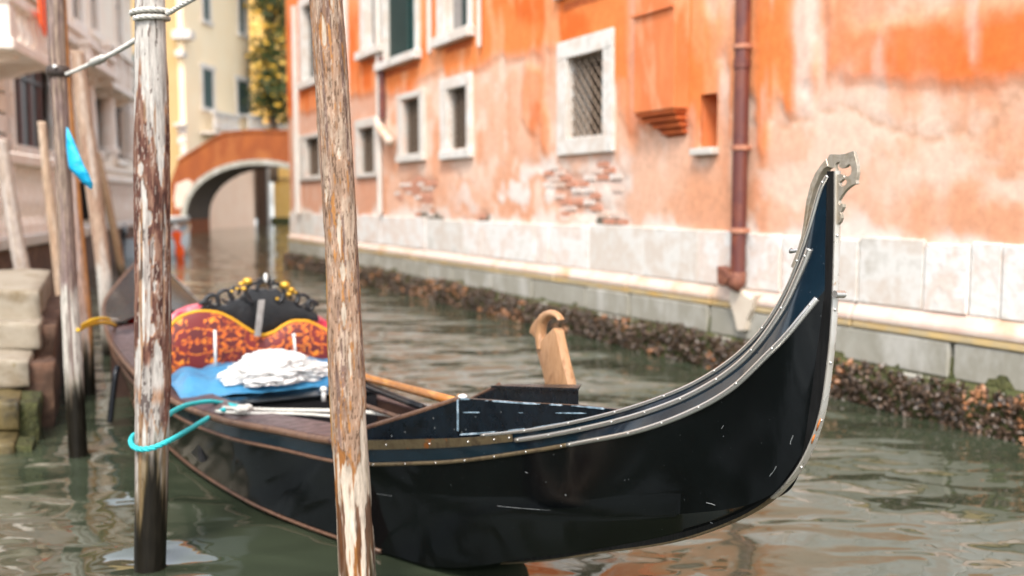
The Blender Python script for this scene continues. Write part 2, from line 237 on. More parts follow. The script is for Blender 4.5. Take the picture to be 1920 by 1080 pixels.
# ------------------------------------------------------------------ mesh building
class MB:
    """collects vertices and faces of ONE part."""
    def __init__(s): s.v = []; s.f = []; s.c = None
    def add(s, vs, fs):
        n = len(s.v); s.v += [tuple(float(c) for c in p) for p in vs]; s.f += [tuple(i + n for i in f) for f in fs]; return s
    def box(s, c, size, R=None, taper=1.0):
        hx, hy, hz = [k / 2 for k in size]; vs = []
        for z in (-1, 1):
            t = taper if z > 0 else 1.0
            for x, y in ((-1, -1), (1, -1), (1, 1), (-1, 1)): vs.append(Vector((x * hx * t, y * hy * t, z * hz)))
        if R is not None: vs = [R @ q for q in vs]
        c = Vector([float(k) for k in c]); vs = [q + c for q in vs]
        return s.add(vs, [(3, 2, 1, 0), (4, 5, 6, 7), (0, 1, 5, 4), (1, 2, 6, 5), (2, 3, 7, 6), (3, 0, 4, 7)])
    def hexa(s, p):
        return s.add(p, [(3, 2, 1, 0), (4, 5, 6, 7), (0, 1, 5, 4), (1, 2, 6, 5), (2, 3, 7, 6), (3, 0, 4, 7)])
    def tube(s, path, r, n=10, closed=False, cap=True):
        P = np.array([list(map(float, p)) for p in path]); m = len(P)
        R = np.full(m, float(r)) if np.isscalar(r) else np.array(r, float)
        if closed: T = np.roll(P, -1, 0) - np.roll(P, 1, 0)
        else: T = np.gradient(P, axis=0)
        T /= np.maximum(np.linalg.norm(T, axis=1), 1e-9)[:, None]
        up = np.array([0, 0, 1.0]) if abs(T[0, 2]) < 0.9 else np.array([1.0, 0, 0])
        u = np.cross(T[0], up); u /= np.linalg.norm(u); vs = []
        for i in range(m):
            u = u - T[i] * (u @ T[i]); u /= max(np.linalg.norm(u), 1e-9); w = np.cross(T[i], u)
            for k in range(n):
                a = 2 * math.pi * k / n; vs.append(P[i] + R[i] * (math.cos(a) * u + math.sin(a) * w))
        fs = []
        for i in range(m if closed else m - 1):
            j = (i + 1) % m
            for k in range(n): fs.append((i * n + k, i * n + (k + 1) % n, j * n + (k + 1) % n, j * n + k))
        if cap and not closed: fs += [tuple(range(n))[::-1], tuple((m - 1) * n + k for k in range(n))]
        return s.add(vs, fs)
    def ball(s, c, r, n=10, m=7, sq=(1, 1, 1)):
        vs = [(c[0], c[1], c[2] - r * sq[2])]
        for i in range(1, m):
            t = -math.pi / 2 + math.pi * i / m
            for k in range(n):
                a = 2 * math.pi * k / n
                vs.append((c[0] + r * sq[0] * math.cos(t) * math.cos(a), c[1] + r * sq[1] * math.cos(t) * math.sin(a), c[2] + r * sq[2] * math.sin(t)))
        vs.append((c[0], c[1], c[2] + r * sq[2])); fs = []
        for k in range(n): fs.append((0, 1 + (k + 1) % n, 1 + k)); fs.append((len(vs) - 1, 1 + (m - 2) * n + k, 1 + (m - 2) * n + (k + 1) % n))
        for i in range(m - 2):
            for k in range(n): fs.append((1 + i * n + k, 1 + i * n + (k + 1) % n, 1 + (i + 1) * n + (k + 1) % n, 1 + (i + 1) * n + k))
        return s.add(vs, fs)
    def lathe(s, c, prof, n=10):
        vs = []; fs = []
        for r, z in prof:
            for k in range(n):
                a = 2 * math.pi * k / n; vs.append((c[0] + r * math.cos(a), c[1] + r * math.sin(a), c[2] + z))
        for i in range(len(prof) - 1):
            for k in range(n): fs.append((i * n + k, i * n + (k + 1) % n, (i + 1) * n + (k + 1) % n, (i + 1) * n + k))
        fs += [tuple(range(n))[::-1], tuple((len(prof) - 1) * n + k for k in range(n))]
        return s.add(vs, fs)
    def grid(s, P, wrap=False):
        P = np.asarray(P, float); a, b = P.shape[:2]; n = len(s.v)
        s.v += [tuple(p) for p in P.reshape(-1, 3)]
        for i in range(a - 1):
            for j in range(b if wrap else b - 1):
                j2 = (j + 1) % b; s.f.append((n + i * b + j, n + i * b + j2, n + (i + 1) * b + j2, n + (i + 1) * b + j))
        return s
    def prism(s, front, back, holes=()):
        """outline polygon (and holes) filled at the front and the back and walled between; front/back: lists of 3D points."""
        bm = bmesh.new(); loops = []
        for fr, bk in [(front, back)] + list(holes):
            A = [bm.verts.new([float(c) for c in p]) for p in fr]; Bk = [bm.verts.new([float(c) for c in p]) for p in bk]
            for i in range(len(A)):
                j = (i + 1) % len(A); bm.faces.new((A[i], A[j], Bk[j], Bk[i]))
            loops.append((A, Bk))
        for q in (0, 1):
            ed = []
            for lp in loops:
                V = lp[q]
                for i in range(len(V)): ed.append(bm.edges.get((V[i], V[(i + 1) % len(V)])))
            bmesh.ops.triangle_fill(bm, use_beauty=True, use_dissolve=False, edges=ed)
        bmesh.ops.recalc_face_normals(bm, faces=bm.faces); bm.verts.index_update()
        s.add([v.co[:] for v in bm.verts], [tuple(v.index for v in f.verts) for f in bm.faces]); bm.free(); return s

def base_of(parent):
    p = Vector((0, 0, 0))
    while parent is not None: p += parent.location; parent = parent.parent
    return p
def build(name, mb, m, parent=None, smooth=False, loc=None, bevel=0.0, col=None, seg=2, crease=None):
    """one mesh object; vertices given in world space, stored about its own or its thing's base."""
    me = bpy.data.meshes.new(name); org = base_of(parent) + (Vector([float(c) for c in loc]) if loc is not None else Vector((0, 0, 0)))
    V = np.array(mb.v, float) - np.array(org)[None, :]
    me.from_pydata(V.tolist(), [], mb.f); me.update()
    if bevel:
        bm = bmesh.new(); bm.from_mesh(me)
        bmesh.ops.recalc_face_normals(bm, faces=bm.faces)
        ed = [e for e in bm.edges if len(e.link_faces) == 2 and e.calc_face_angle(0) > 0.5]
        bmesh.ops.bevel(bm, geom=ed, offset=bevel, segments=seg, profile=0.6, affect='EDGES', clamp_overlap=True); bm.to_mesh(me); bm.free()
    if col is not None:
        at = me.color_attributes.new('Col', 'FLOAT_COLOR', 'POINT'); c = np.asarray(col, np.float32)
        if c.shape[1] == 3: c = np.concatenate([c, np.ones((len(c), 1), np.float32)], 1)
        at.data.foreach_set('color', c.ravel())
    for mm in (m if isinstance(m, (list, tuple)) else [m]): me.materials.append(mm)
    if smooth: me.polygons.foreach_set('use_smooth', np.ones(len(me.polygons), bool))
    if smooth and crease: me.set_sharp_from_angle(angle=crease)
    o = bpy.data.objects.new(name, me); COL.objects.link(o)
    if parent is not None: o.parent = parent
    if loc is not None: o.location = [float(c) for c in loc]
    return o
def tag(o, label, cat, group=None, kind=None):
    if label: o['label'] = label
    if cat: o['category'] = cat
    if group: o['group'] = group
    if kind: o['kind'] = kind
    return o
def thing(name, label, cat, loc, group=None):
    o = bpy.data.objects.new(name, None); o.empty_display_size = 0.1; COL.objects.link(o); o.location = [float(c) for c in loc]
    return tag(o, label, cat, group)
def share(o, parent, loc, name=None, rot=None):
    """another piece that shares the mesh of o."""
    c = o.copy(); COL.objects.link(c); c.parent = parent; c.location = Vector([float(k) for k in loc]) - base_of(parent)
    if rot is not None: c.rotation_euler = rot
    if name: c.name = name
    return c
def smooth_path(pts, n=40):
    P = np.array([list(map(float, p)) for p in pts]); k = len(P); d = np.concatenate([[0], np.cumsum(np.linalg.norm(np.diff(P, axis=0), axis=1) ** 0.5)])
    t = np.linspace(0, d[-1], n); out = np.zeros((n, P.shape[1]))
    Pp = np.concatenate([[2 * P[0] - P[1]], P, [2 * P[-1] - P[-2]]]); dp = np.concatenate([[-(d[1] - d[0])], d, [2 * d[-1] - d[-2]]])
    for i, x in enumerate(t):
        j = min(max(int(np.searchsorted(d, x, 'right')) - 1, 0), k - 2); t0, t1, t2, t3 = dp[j:j + 4]; p0, p1, p2, p3 = Pp[j:j + 4]
        a1 = (t1 - x) / (t1 - t0) * p0 + (x - t0) / (t1 - t0) * p1; a2 = (t2 - x) / (t2 - t1) * p1 + (x - t1) / (t2 - t1) * p2; a3 = (t3 - x) / (t3 - t2) * p2 + (x - t2) / (t3 - t2) * p3
        b1 = (t2 - x) / (t2 - t0) * a1 + (x - t0) / (t2 - t0) * a2; b2 = (t3 - x) / (t3 - t1) * a2 + (x - t1) / (t3 - t1) * a3
        out[i] = (t2 - x) / (t2 - t1) * b1 + (x - t1) / (t2 - t1) * b2
    return out

# ================================================================== WATER
def water():
    mb = MB(); xs = np.concatenate([[-150, -60, -30], np.linspace(-14, 10, 25), [30, 60, 150]]); ys = np.concatenate([[-60, -20, -5], np.linspace(0, 30, 31), [45, 70, 110, 300]])
    P = np.zeros((len(ys), len(xs), 3)); P[..., 0] = xs[None, :]; P[..., 1] = ys[:, None]
    mb.grid(P); o = build('water', mb, M['water'], smooth=True)
    tag(o, 'green brown rippled canal water under the black gondola', None, kind='structure')
water()

# ================================================================== ORANGE BUILDING (right bank)
WA, WB = 6.3, 0.493
_wl = math.hypot(1, WB); WN = np.array([-1, -WB, 0]) / _wl
def WP(Y, z, out=0.0): return np.array([WA - WB * Y, Y, z]) + out * WN
def atW(x, y):
    r = ray(x, y); t = WA / (r[0] + WB * r[1]); p = O + r * t; return p[1], p[2]
def wbox(mb, Y0, Y1, z0, z1, o0, o1):
    return mb.hexa([WP(Y0, z0, o1), WP(Y1, z0, o1), WP(Y1, z0, o0), WP(Y0, z0, o0), WP(Y0, z1, o1), WP(Y1, z1, o1), WP(Y1, z1, o0), WP(Y0, z1, o0)])
YN, YF, ZT = 2.4, 23.3, 7.4
orange = thing('orange_building', 'long orange canal house with peeling stucco and a white stone base', 'building', WP(12, 0, -1.0))

WINS = []   # (Ya near, Yb far, z0, z1) openings
def pxwin(xl, xr, yt, yb, ytr=None):
    """opening measured at its near (right) edge"""
    Ya, zt = atW(xr, yt); _, zb = atW(xr, yb); Yb, _ = atW(xl, yt); return Ya, Yb, zb, zt
W_big = pxwin(1067, 1135, 93, 252); W_2 = pxwin(842, 878, 160, 278); W_3 = pxwin(756, 789, 180, 287)
W_4 = pxwin(674, 704, 236, 323); W_5 = pxwin(574, 601, 256, 328)
U_1 = pxwin(838, 880, -90, 52); U_2 = pxwin(722, 780, -60, 97); U_3 = pxwin(687, 712, -60, 86); U_4 = pxwin(569, 592, 0, 145)
Yq, zq = atW(1062, -4); U_5 = (atW(1132, 0)[0], Yq, zq + 0.10, zq + 1.5)
NICHE = pxwin(1315, 1344, 174, 276)
OPEN = [W_big, W_2, W_3, W_4, W_5, U_1, U_2, U_3, U_4, U_5, NICHE]

def brickness(Y, z):
    p = np.stack([Y * 1.115 * 1.1, z * 1.9, 0 * Y + 3.3], -1)
    f = fbm(p, 4, 5)
    zone = sst(10.0, 10.8, Y) * (1 - sst(16.8, 17.4, Y)) * (1 - sst(1.75, 2.1, z))
    return sst(0.52, 0.60, f + 0.04) * zone
def wall_fields(Y, z):
    u = Y * 1.115
    P2 = np.stack([u * 0.9, z * 0.8, 0 * u], -1)
    n1 = fbm(P2 * 1.6, 5, 11) - 0.5; n2 = fbm(np.stack([u * 5.5, z * 0.9, 0 * u + 9], -1), 4, 21) - 0.5   # n2: vertical runs
    n3 = fbm(np.stack([u * 3.1, z * 3.1, 0 * u + 4], -1), 5, 31) - 0.5; n4 = fbm(np.stack([u * 1.2, z * 0.25, 0 * u + 2], -1), 3, 41) - 0.5
    zb = np.interp(Y, [2.4, 5, 6.4, 7.4, 8.2, 8.6, 9.6, 10.5, 11.2, 12, 17.2, 17.4, 23.4], [2.65, 2.55, 2.36, 2.34, 2.2, 1.98, 2.15, 2.5, 3.05, 3.18, 3.2, 3.28, 3.3])
    ragged = np.interp(Y, [6, 8, 10.5, 11.5, 13], [0.9, 1.5, 1.7, 0.7, 0.45])
    d = z - zb + n1 * ragged + n2 * ragged * 0.6
    paint = sst(-0.10, 0.20, d); paint = paint * (1 - (1 - sst(7.2, 8.4, Y)) * (.35 + .5 * sst(2.65, 2.95, z + .3 * n1)))
    near = 1 - sst(9.9, 10.6, Y)
    paint *= 1 - near * sst(0.02, 0.16, n4 + 0.45 * n2 + 0.3 * n1 + 0.08 * (z - 2.6)) * 0.85
    # patches of paint that held on lower down
    for (cy, cz, ry, rz) in ((12.25, 2.75, 0.32, 0.52), (10.35, 2.65, 0.22, 0.6), (9.35, 2.6, 0.35, 0.5), (12.0, 2.35, 0.12, 0.4)):
        paint = np.maximum(paint, .72 - .72 * sst(0.5, 1.25, np.hypot((Y - cy) / ry, (z - cz) / rz) + n3 * 1.3))
    white = sst(0.06, 0.2, n3 + 0.35 * n1) * sst(9.9, 10.8, Y) * (1 - sst(13.6, 15, Y)) * (1 - sst(1.85, 2.15, z + n1 * 0.5)) * sst(1.25, 1.42, z + n3 * 0.5)
    white = np.maximum(white, 0.75 * (1 - sst(0.5, 1.1, np.hypot((Y - 10.85) / 0.75, (z - 1.72) / 0.26) + n3 * 1.8)))
    white = np.maximum(white, 0.38 * near * sst(0.08, 0.22, n2 + 0.25 * n1) * sst(1.9, 2.5, z))
    white = np.maximum(white, 0.6 * (1 - sst(0.5, 1.2, np.abs(Y - 8.06 + n1 * 0.2) / 0.11)) * sst(2.0, 2.4, z))
    br = brickness(Y, z)
    return n1, n2, n3, n4, paint, white, br
CRACK = np.array([atW(*p) for p in [(1462, 240), (1495, 222), (1530, 216), (1575, 197), (1600, 205), (1640, 230), (1700, 248), (1740, 262), (1765, 258), (1775, 238), (1820, 252), (1862, 243), (1880, 200), (1925, 165)]])
def crack_dist(Y, z):
    dmin = np.full(Y.shape, 9.0)
    for a, b in zip(CRACK[:-1], CRACK[1:]):
        ab = b - a; t = np.clip(((Y - a[0]) * ab[0] + (z - a[1]) * ab[1]) / (ab @ ab), 0, 1)
        dmin = np.minimum(dmin, np.hypot(Y - a[0] - t * ab[0], z - a[1] - t * ab[1]))
    return dmin
def facade():
    dy, dz = 0.042, 0.045
    Ys = np.arange(YN, YF + 1e-6, dy); Zs = np.arange(1.20, ZT + 1e-6, dz)
    def snap(A, v): return int(np.argmin(np.abs(A - v)))
    keep = np.ones((len(Zs) - 1, len(Ys) - 1), bool)
    for (a, b, c, d) in OPEN:
        i0, i1, j0, j1 = snap(Ys, a), snap(Ys, b), snap(Zs, c), snap(Zs, d); keep[j0:j1, i0:i1] = False
    Yg, Zg = np.meshgrid(Ys, Zs)
    n1, n2, n3, n4, paint, white, br = wall_fields(Yg, Zg)
    base = np.zeros(Yg.shape + (3,)); base[:] = (0.72, 0.425, 0.295)
    base = mixc(base, (0.68, 0.315, 0.175), sst(-0.05, 0.22, n1 + 0.5 * n2) * .85); base = mixc(base, (0.75, 0.53, 0.41), sst(0.0, 0.2, -n3 - 0.4 * n1))
    left = sst(17.2, 17.35, Yg); base = mixc(base, (0.60, 0.30, 0.20), left * 0.55)
    oc = np.zeros_like(base); oc[:] = (0.74, 0.215, 0.058); oc = mixc(oc, (0.66, 0.135, 0.022), sst(-0.02, 0.22, n1 + 0.3 * n3)); oc = mixc(oc, (0.76, 0.31, 0.14), sst(0.05, 0.22, -n2 - 0.2 * n1))
    band = (1 - sst(0.10, 0.24, np.abs(Zg - (2.52 + 0.0 * Yg) + n1 * 0.3 + n3 * .25) * .72)) * (1 - sst(6.9, 8.0, Yg + n1 * 1.5)); oc = mixc(oc, (0.74, 0.155, 0.02), band); paint = np.maximum(paint, band * 0.9)
    c = base * (1 - paint[..., None]) + oc * paint[..., None]
    c = mixc(c, (0.72, 0.66, 0.60), white)
    c = mixc(c, (0.56, 0.30, 0.205), br * (1 - white * 0.7))
    cd = crack_dist(Yg, Zg); cw = 1 - sst(0.008, 0.035, cd + np.abs(n3) * 0.03); c = mixc(c, (0.50, 0.27, 0.16), cw * 0.6)
    rust = (1 - sst(1.2, 1.5, Zg + n2 * 0.5)); c = mixc(c, (0.72, 0.35, 0.22), rust * 0.35); c = mixc(c, (0.75, 0.68, 0.61), (1 - sst(1.2, 1.34, Zg + n3 * .5 + n1 * .3)) * .8)
    # soot and damp under sills has a shape of its own
    out = 0.018 * (sst(.35, .6, paint) - 0.5) + 0.012 * n3 - 0.016 * br - 0.008 * cw
    P = np.zeros(Yg.shape + (3,)); P[..., 0] = WA - WB * Yg; P[..., 1] = Yg; P[..., 2] = Zg; P += out[..., None] * WN
    used = np.zeros(Yg.shape, bool); used[:-1, :-1] |= keep; used[1:, :-1] |= keep; used[:-1, 1:] |= keep; used[1:, 1:] |= keep
    idx = -np.ones(Yg.shape, int); idx[used] = np.arange(used.sum())
    mb = MB(); mb.v = P[used].tolist(); jj, ii = np.nonzero(keep)
    mb.f = np.stack([idx[jj, ii], idx[jj, ii + 1], idx[jj + 1, ii + 1], idx[jj + 1, ii]], 1).tolist()
    build('stucco_wall', mb, attr_mat('peeling_stucco', rough=0.9, fine=14, amount=0.16, bump=0.5, bdist=0.006, spec=0.25), orange, smooth=True, col=c[used])
facade()
# body behind the facade
mb = MB(); wbox(mb, YN, YF, -0.5, 1.30, -0.45, -0.02); build('wall_core', mb, M['jointdark'], orange)
mb = MB(); mb.hexa([WP(YF, 0, -0.02), WP(YF + 0.01, 0, -0.02), WP(YF + 0.01, 0, -9), WP(YF, 0, -9), WP(YF, ZT, -0.02), WP(YF + .01, ZT, -0.02), WP(YF + .01, ZT, -9), WP(YF, ZT, -9)]); build('end_wall', mb, M['orangeplain'], orange)
mb = MB(); mb.hexa([WP(YN - .01, 0, -0.02), WP(YN, 0, -0.02), WP(YN, 0, -9), WP(YN - .01, 0, -9), WP(YN - .01, ZT, -0.02), WP(YN, ZT, -0.02), WP(YN, ZT, -9), WP(YN - .01, ZT, -9)]); build('end_wall', mb, M['orangeplain'], orange)
mb = MB(); wbox(mb, YN - .3, YF + .3, ZT, ZT + 0.12, -9.2, 0.35); build('roof', mb, M['brick'], orange)
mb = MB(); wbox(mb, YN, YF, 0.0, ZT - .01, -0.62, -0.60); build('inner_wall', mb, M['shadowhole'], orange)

# stone base course, ledge, foundation stones
y = YN; k = 0; rr = random.Random(3)
blk_edges = [atW(x, 500)[0] for x in (1880, 1820, 1735, 1612, 1540, 1465, 1392, 1310, 1205, 1105, 1030, 1004, 905, 870, 800, 760, 716, 680)]
edges = [YN, 3.4, 4.3, 5.2] + blk_edges
while edges[-1] < YF - 0.9: edges.append(edges[-1] + rr.uniform(0.8, 1.4))
edges.append(YF)
for a, b in zip(edges[:-1], edges[1:]):
    mb = MB(); dz = rr.uniform(-0.03, 0.012); oo = rr.uniform(0.004, 0.02)
    wbox(mb, a + 0.006, b - 0.006, 0.735, 1.225 + dz, -0.1, oo)
    build('stone_block', mb, rr.choice([M['istria'], M['white_wash'], M['white_wash']]), orange, bevel=0.006, seg=1)
y = YN
while y < YF:
    w = min(rr.uniform(1.0, 1.7), YF - y)
    if YF - y - w < 0.4: w = YF - y
    mb = MB(); mb.hexa([WP(y + .006, 0.60, 0.055), WP(y + w - .006, 0.60, 0.055), WP(y + w - .006, 0.60, -0.05), WP(y + .006, 0.60, -0.05),
                        WP(y + .006, 0.645, 0.058), WP(y + w - .006, 0.645, 0.058), WP(y + w - .006, 0.745, -0.01), WP(y + .006, 0.745, -0.01)])
    build('ledge_stone', mb, M['ledge'], orange, bevel=0.01, seg=1)
    mb = MB(); wbox(mb, y + .006, y + w - .006, 0.545, 0.598, -0.05, 0.05); build('ledge_stone', mb, M['yledge'], orange, bevel=0.01, seg=1)
    y += w
y = YN; seed = 0
while y < YF:
    w = min(rr.uniform(0.75, 1.25), YF - y)
    if YF - y - w < 0.4: w = YF - y
    mb = MB(); oo = rr.uniform(0.035, 0.055)
    wbox(mb, y + 0.014, y + w - 0.014, 0.29, 0.54, -0.05, oo); build('foundation_stone', mb, M['lowstone'], orange, bevel=0.014, seg=1)
    mb = MB(); wbox(mb, y + 0.014, y + w - 0.014, -0.4, 0.28, -0.05, oo + 0.02); build('foundation_stone', mb, M['lowstone'], orange, bevel=0.014, seg=1)
    y += w

# exposed bricks
mb = MB(); wbox(mb, 0, 0.225, 0, 0.055, -0.02, 0.0)
proto = None; nb = 0; ws = 0.245; hz = 0.068
for row in range(0, 11):
    z = 1.245 + row * hz; yy = 10.1 + (row % 2) * 0.12
    while yy < 17.0:
        bval = float(brickness(np.array([yy + 0.11]), np.array([z + 0.03]))[0])
        if bval > 0.6 and nb < 200 and rr.random() < 0.72:
            pos = WP(yy, z, -0.008 + rr.uniform(-0.004, 0.006))
            if proto is None:
                m0 = MB(); p0 = WP(yy, z, 0)
                wbox(m0, yy, yy + 0.205, z, z + 0.055, -0.02, 0.0); proto = build('brick', m0, M['brick'], orange, loc=None)
                # re-centre on its own corner so that copies can share it
                org = Vector(base_of(orange)); 
                for v in proto.data.vertices: v.co = v.co + org - Vector(p0.tolist())
                proto.location = Vector(pos.tolist()) - org
            else:
                bk_ = share(proto, orange, pos)
                if rr.random() < .45: bk_.material_slots[0].link = 'OBJECT'; bk_.material_slots[0].material = M[rr.choice(['white_wash', 'pinkwall', 'ledge'])]
            nb += 1
        yy += ws

def window(W, fw, proud=0.045, depth=0.24, grille=None, sill_out=0.0, name='window', frame=M['istria'], back=M['glass'], top=True, sill_h=None):
    Ya, Yb, z0, z1 = W; l, r, t, b = fw    # l = far jamb width, r = near jamb, t, b
    mb = MB(); wbox(mb, Ya - 0.02, Yb + 0.02, z0 - 0.02, z1 + 0.02, -depth - 0.03, -depth)
    win = build(name, mb, back, orange)
    mb = MB(); wbox(mb, Yb, Yb + l, z0 - 0.001, z1 + 0.001, -depth, proud - 0.003); build('jamb', mb, frame, win, bevel=0.006, seg=1)
    mb = MB(); wbox(mb, Ya - r, Ya, z0 - 0.001, z1 + 0.001, -depth, proud - 0.003); build('jamb', mb, frame, win, bevel=0.006, seg=1)
    if top: mb = MB(); wbox(mb, Ya - r, Yb + l, z1 + 0.002, z1 + t, -depth, proud); build('lintel', mb, frame, win, bevel=0.006, seg=1)
    mb = MB(); wbox(mb, Ya - r - sill_out * 0.5, Yb + l + sill_out * 0.5, z0 - b, z0 - 0.002, -depth, proud + sill_out); build('sill', mb, frame, win, bevel=0.008, seg=1)
    if grille:
        kind, sp, th = grille; mb = MB(); og = -0.055; w = (Yb - Ya) * _wl; h = z1 - z0
        segs = []
        if kind == 'diag':
            k = -h
            while k < w + h:
                for sgn in (1, -1):
                    # line u = k + v (or mirrored)
                    pts = []
                    v0, v1 = 0.0, h
                    ua, ub = (k, k + h)
                    if ub < 0 or ua > w: continue
                    va = max(0.0, -ua); vb = min(h, w - ua)
                    if vb - va < 0.02: continue
                    A = (ua + va, va); Bq = (ua + vb, vb)
                    if sgn < 0: A = (A[0], h - A[1]); Bq = (Bq[0], h - Bq[1])
                    segs.append((A, Bq, og + 0.006 * sgn))
                k += sp
        else:
            for i in range(1, int(w / sp) + 1): segs.append(((i * w / (int(w / sp) + 1), 0), (i * w / (int(w / sp) + 1), h), og))
            for i in range(1, int(h / sp) + 1): segs.append(((0, i * h / (int(h / sp) + 1)), (w, i * h / (int(h / sp) + 1)), og + 0.012))
        for A, Bq, o2 in segs:
            mb.tube([WP(Ya + A[0] / _wl, z0 + A[1], o2), WP(Ya + Bq[0] / _wl, z0 + Bq[1], o2)], th, n=4)
        build('grille', mb, M['grille'], win)
    return win
def wpx(a, b, y=200): return abs(atW(a, y)[0] - atW(b, y)[0])
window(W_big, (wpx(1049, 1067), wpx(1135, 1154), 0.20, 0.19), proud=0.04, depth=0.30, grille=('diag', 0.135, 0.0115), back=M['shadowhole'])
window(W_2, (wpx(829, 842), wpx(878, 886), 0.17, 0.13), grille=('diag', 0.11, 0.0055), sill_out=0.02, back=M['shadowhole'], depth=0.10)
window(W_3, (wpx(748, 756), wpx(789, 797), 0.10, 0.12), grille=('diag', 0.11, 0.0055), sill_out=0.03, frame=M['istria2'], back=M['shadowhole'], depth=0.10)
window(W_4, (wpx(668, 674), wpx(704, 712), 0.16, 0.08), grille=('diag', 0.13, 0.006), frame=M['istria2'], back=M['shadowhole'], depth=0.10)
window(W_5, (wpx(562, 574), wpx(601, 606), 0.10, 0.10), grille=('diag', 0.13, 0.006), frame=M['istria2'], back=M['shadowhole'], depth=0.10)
w1 = window(U_1, (wpx(822, 838), wpx(880, 888), 0.2, 0.14), sill_out=0.09, depth=0.12)
w2 = window(U_2, (wpx(716, 722), wpx(780, 788), 0.2, 0.13), sill_out=0.10)
w3 = window(U_3, (wpx(677, 687), wpx(712, 720), 0.2, 0.14), sill_out=0.09, depth=0.12)
w4 = window(U_4, (wpx(562, 569), wpx(592, 597), 0.2, 0.16), sill_out=0.05, depth=0.12)
w5 = window(U_5, (wpx(1047, 1062), wpx(1132, 1140), 0.2, 0.10), sill_out=0.03)
# shutters and panes of the upper windows
def shutter(win, Y0, Y1, z0, z1, o, m, slats):
    mb = MB(); wbox(mb, Y0, Y1, z0, z1, o - 0.035, o)
    if slats:
        z = z0 + 0.05
        while z < z1 - 0.05:
            wbox(mb, Y0 + .03, Y1 - .03, z, z + 0.025, o, o + 0.018); z += 0.055
    build('shutter', mb, m, win)
Ya, Yb, z0, z1 = U_2; ym = Ya + (Yb - Ya) * 0.36
shutter(w2, ym, Yb - .02, z0 + .02, z1 - .02, -0.06, M['shutter'], True)
mb = MB(); p = WP(Ya + .01, 0, 0); q = WP(ym - .02, 0, -0.12)
mb.hexa([(p[0], p[1], z0 + .02), (q[0], q[1], z0 + .02), (q[0] + .03, q[1] + .02, z0 + .02), (p[0] + .03, p[1] + .02, z0 + .02), (p[0], p[1], z1 - .02), (q[0], q[1], z1 - .02), (q[0] + .03, q[1] + .02, z1 - .02), (p[0] + .03, p[1] + .02, z1 - .02)])
build('shutter', mb, M['teal'], w2)
for wv, W in ((w1, U_1), (w3, U_3)):
    Ya, Yb, z0, z1 = W; shutter(wv, Ya + .01, Ya + (Yb - Ya) * 0.45, z0 + .02, z1 - .02, -0.04, M['shutter'], True)
    mb = MB(); wbox(mb, Ya + (Yb - Ya) * .47, Yb - .01, z0 + .02, z1 - .02, -0.11, -0.09); build('curtain', mb, M['greyplate'], wv)
# brick course exposed under the sills of the upper windows
for W, n in ((U_1, 5), (U_2, 5), (U_5, 5), (U_3, 3)):
    Ya, Yb, z0, z1 = W
    for i in range(n):
        a = Ya - 0.1 + (Yb - Ya + .15) * i / n; mb = MB(); wbox(mb, a, a + (Yb - Ya + .15) / n - 0.015, z0 - 0.25, z0 - 0.17, -0.02, 0.014); build('brick', mb, M['corbel'], orange)
# niche with a small sill
Ya, Yb, z0, z1 = NICHE; mb = MB()
wbox(mb, Ya - 0.03, Yb + 0.03, z0 - .03, z1 + .03, -0.33, -0.30); nich = build('niche', mb, M['pinkwall'], orange)
for a, b in ((Ya - 0.05, Ya), (Yb, Yb + 0.05)):
    mb = MB(); wbox(mb, a, b, z0, z1, -0.30, -0.012); build('jamb', mb, M['orangeplain'], nich)
mb = MB(); wbox(mb, Ya - .05, Yb + .05, z1, z1 + .05, -0.30, -0.012); build('lintel', mb, M['orangeplain'], nich)
mb = MB(); wbox(mb, Ya - .03, Yb + .07, z0 - .065, z0 + .0, -0.30, 0.075); build('sill', mb, M['istria2'], nich, bevel=.008, seg=1)
# projecting flue with a stepped foot
fy0, fz0 = atW(1291, 262); fy1, fz1 = atW(1214, 215); fztop = ZT - .01
mb = MB(); wbox(mb, fy0, fy1, fz1, fztop, -0.02, 0.17); flue = build('chimney_flue', mb, M['orangeplain'], orange, bevel=.01, seg=1)
mb = MB(); wbox(mb, fy0 + .02, fy1 + .03, atW(1220, 36)[1], atW(1220, 30)[1], -0.01, 0.20); build('drip_course', mb, M['orangeplain'], flue)
for k in range(4):
    mb = MB(); zt = fz1 - 0.002 - 0.062 * k; o1 = 0.165 - 0.036 * (k + 0.3); wbox(mb, fy0 + .02, fy1 - 0.085 * (k + .2), zt - 0.036, zt, -0.02, o1); build('corbel', mb, M['corbel'], flue, bevel=.006, seg=1)
    mb = MB(); wbox(mb, fy0 + .05, fy1 - 0.085 * (k + .2) - .03, zt - 0.060, zt - 0.038, -0.02, o1 - 0.05); build('corbel', mb, M['corbel'], flue)
# maroon downpipe with collars and an iron shoe
py, pz = atW(1405, 300)
mb = MB(); ptop = WP(py, ZT, 0.10); pbot = WP(py, atW(1402, 528)[1], 0.10)
mb.tube([pbot, ptop], 0.065, n=20); pipe = build('downpipe', mb, M['pipe'], orange, smooth=True, crease=0.8)
for yy in (90, 278, 432):
    z = atW(1405, yy)[1]; c = WP(py, z, 0.10); mb = MB(); mb.lathe(c, [(0.066, -0.022), (0.080, -0.018), (0.080, 0.018), (0.066, 0.022)], 18); wbox(mb, py - .018, py + .018, z - .012, z + .012, -0.01, 0.04); build('pipe_collar', mb, M['collar'], pipe, smooth=True, crease=0.6)
z = atW(1405, 122)[1]; mb = MB(); mb.lathe(WP(py, z, 0.10), [(0.066, -0.04), (0.074, -0.035), (0.074, 0.035), (0.066, 0.04)], 18); build('pipe_joint', mb, M['pipe'], pipe, smooth=True, crease=0.6)
zs = atW(1402, 520)[1]; pb = WP(py, zs, 0.10)
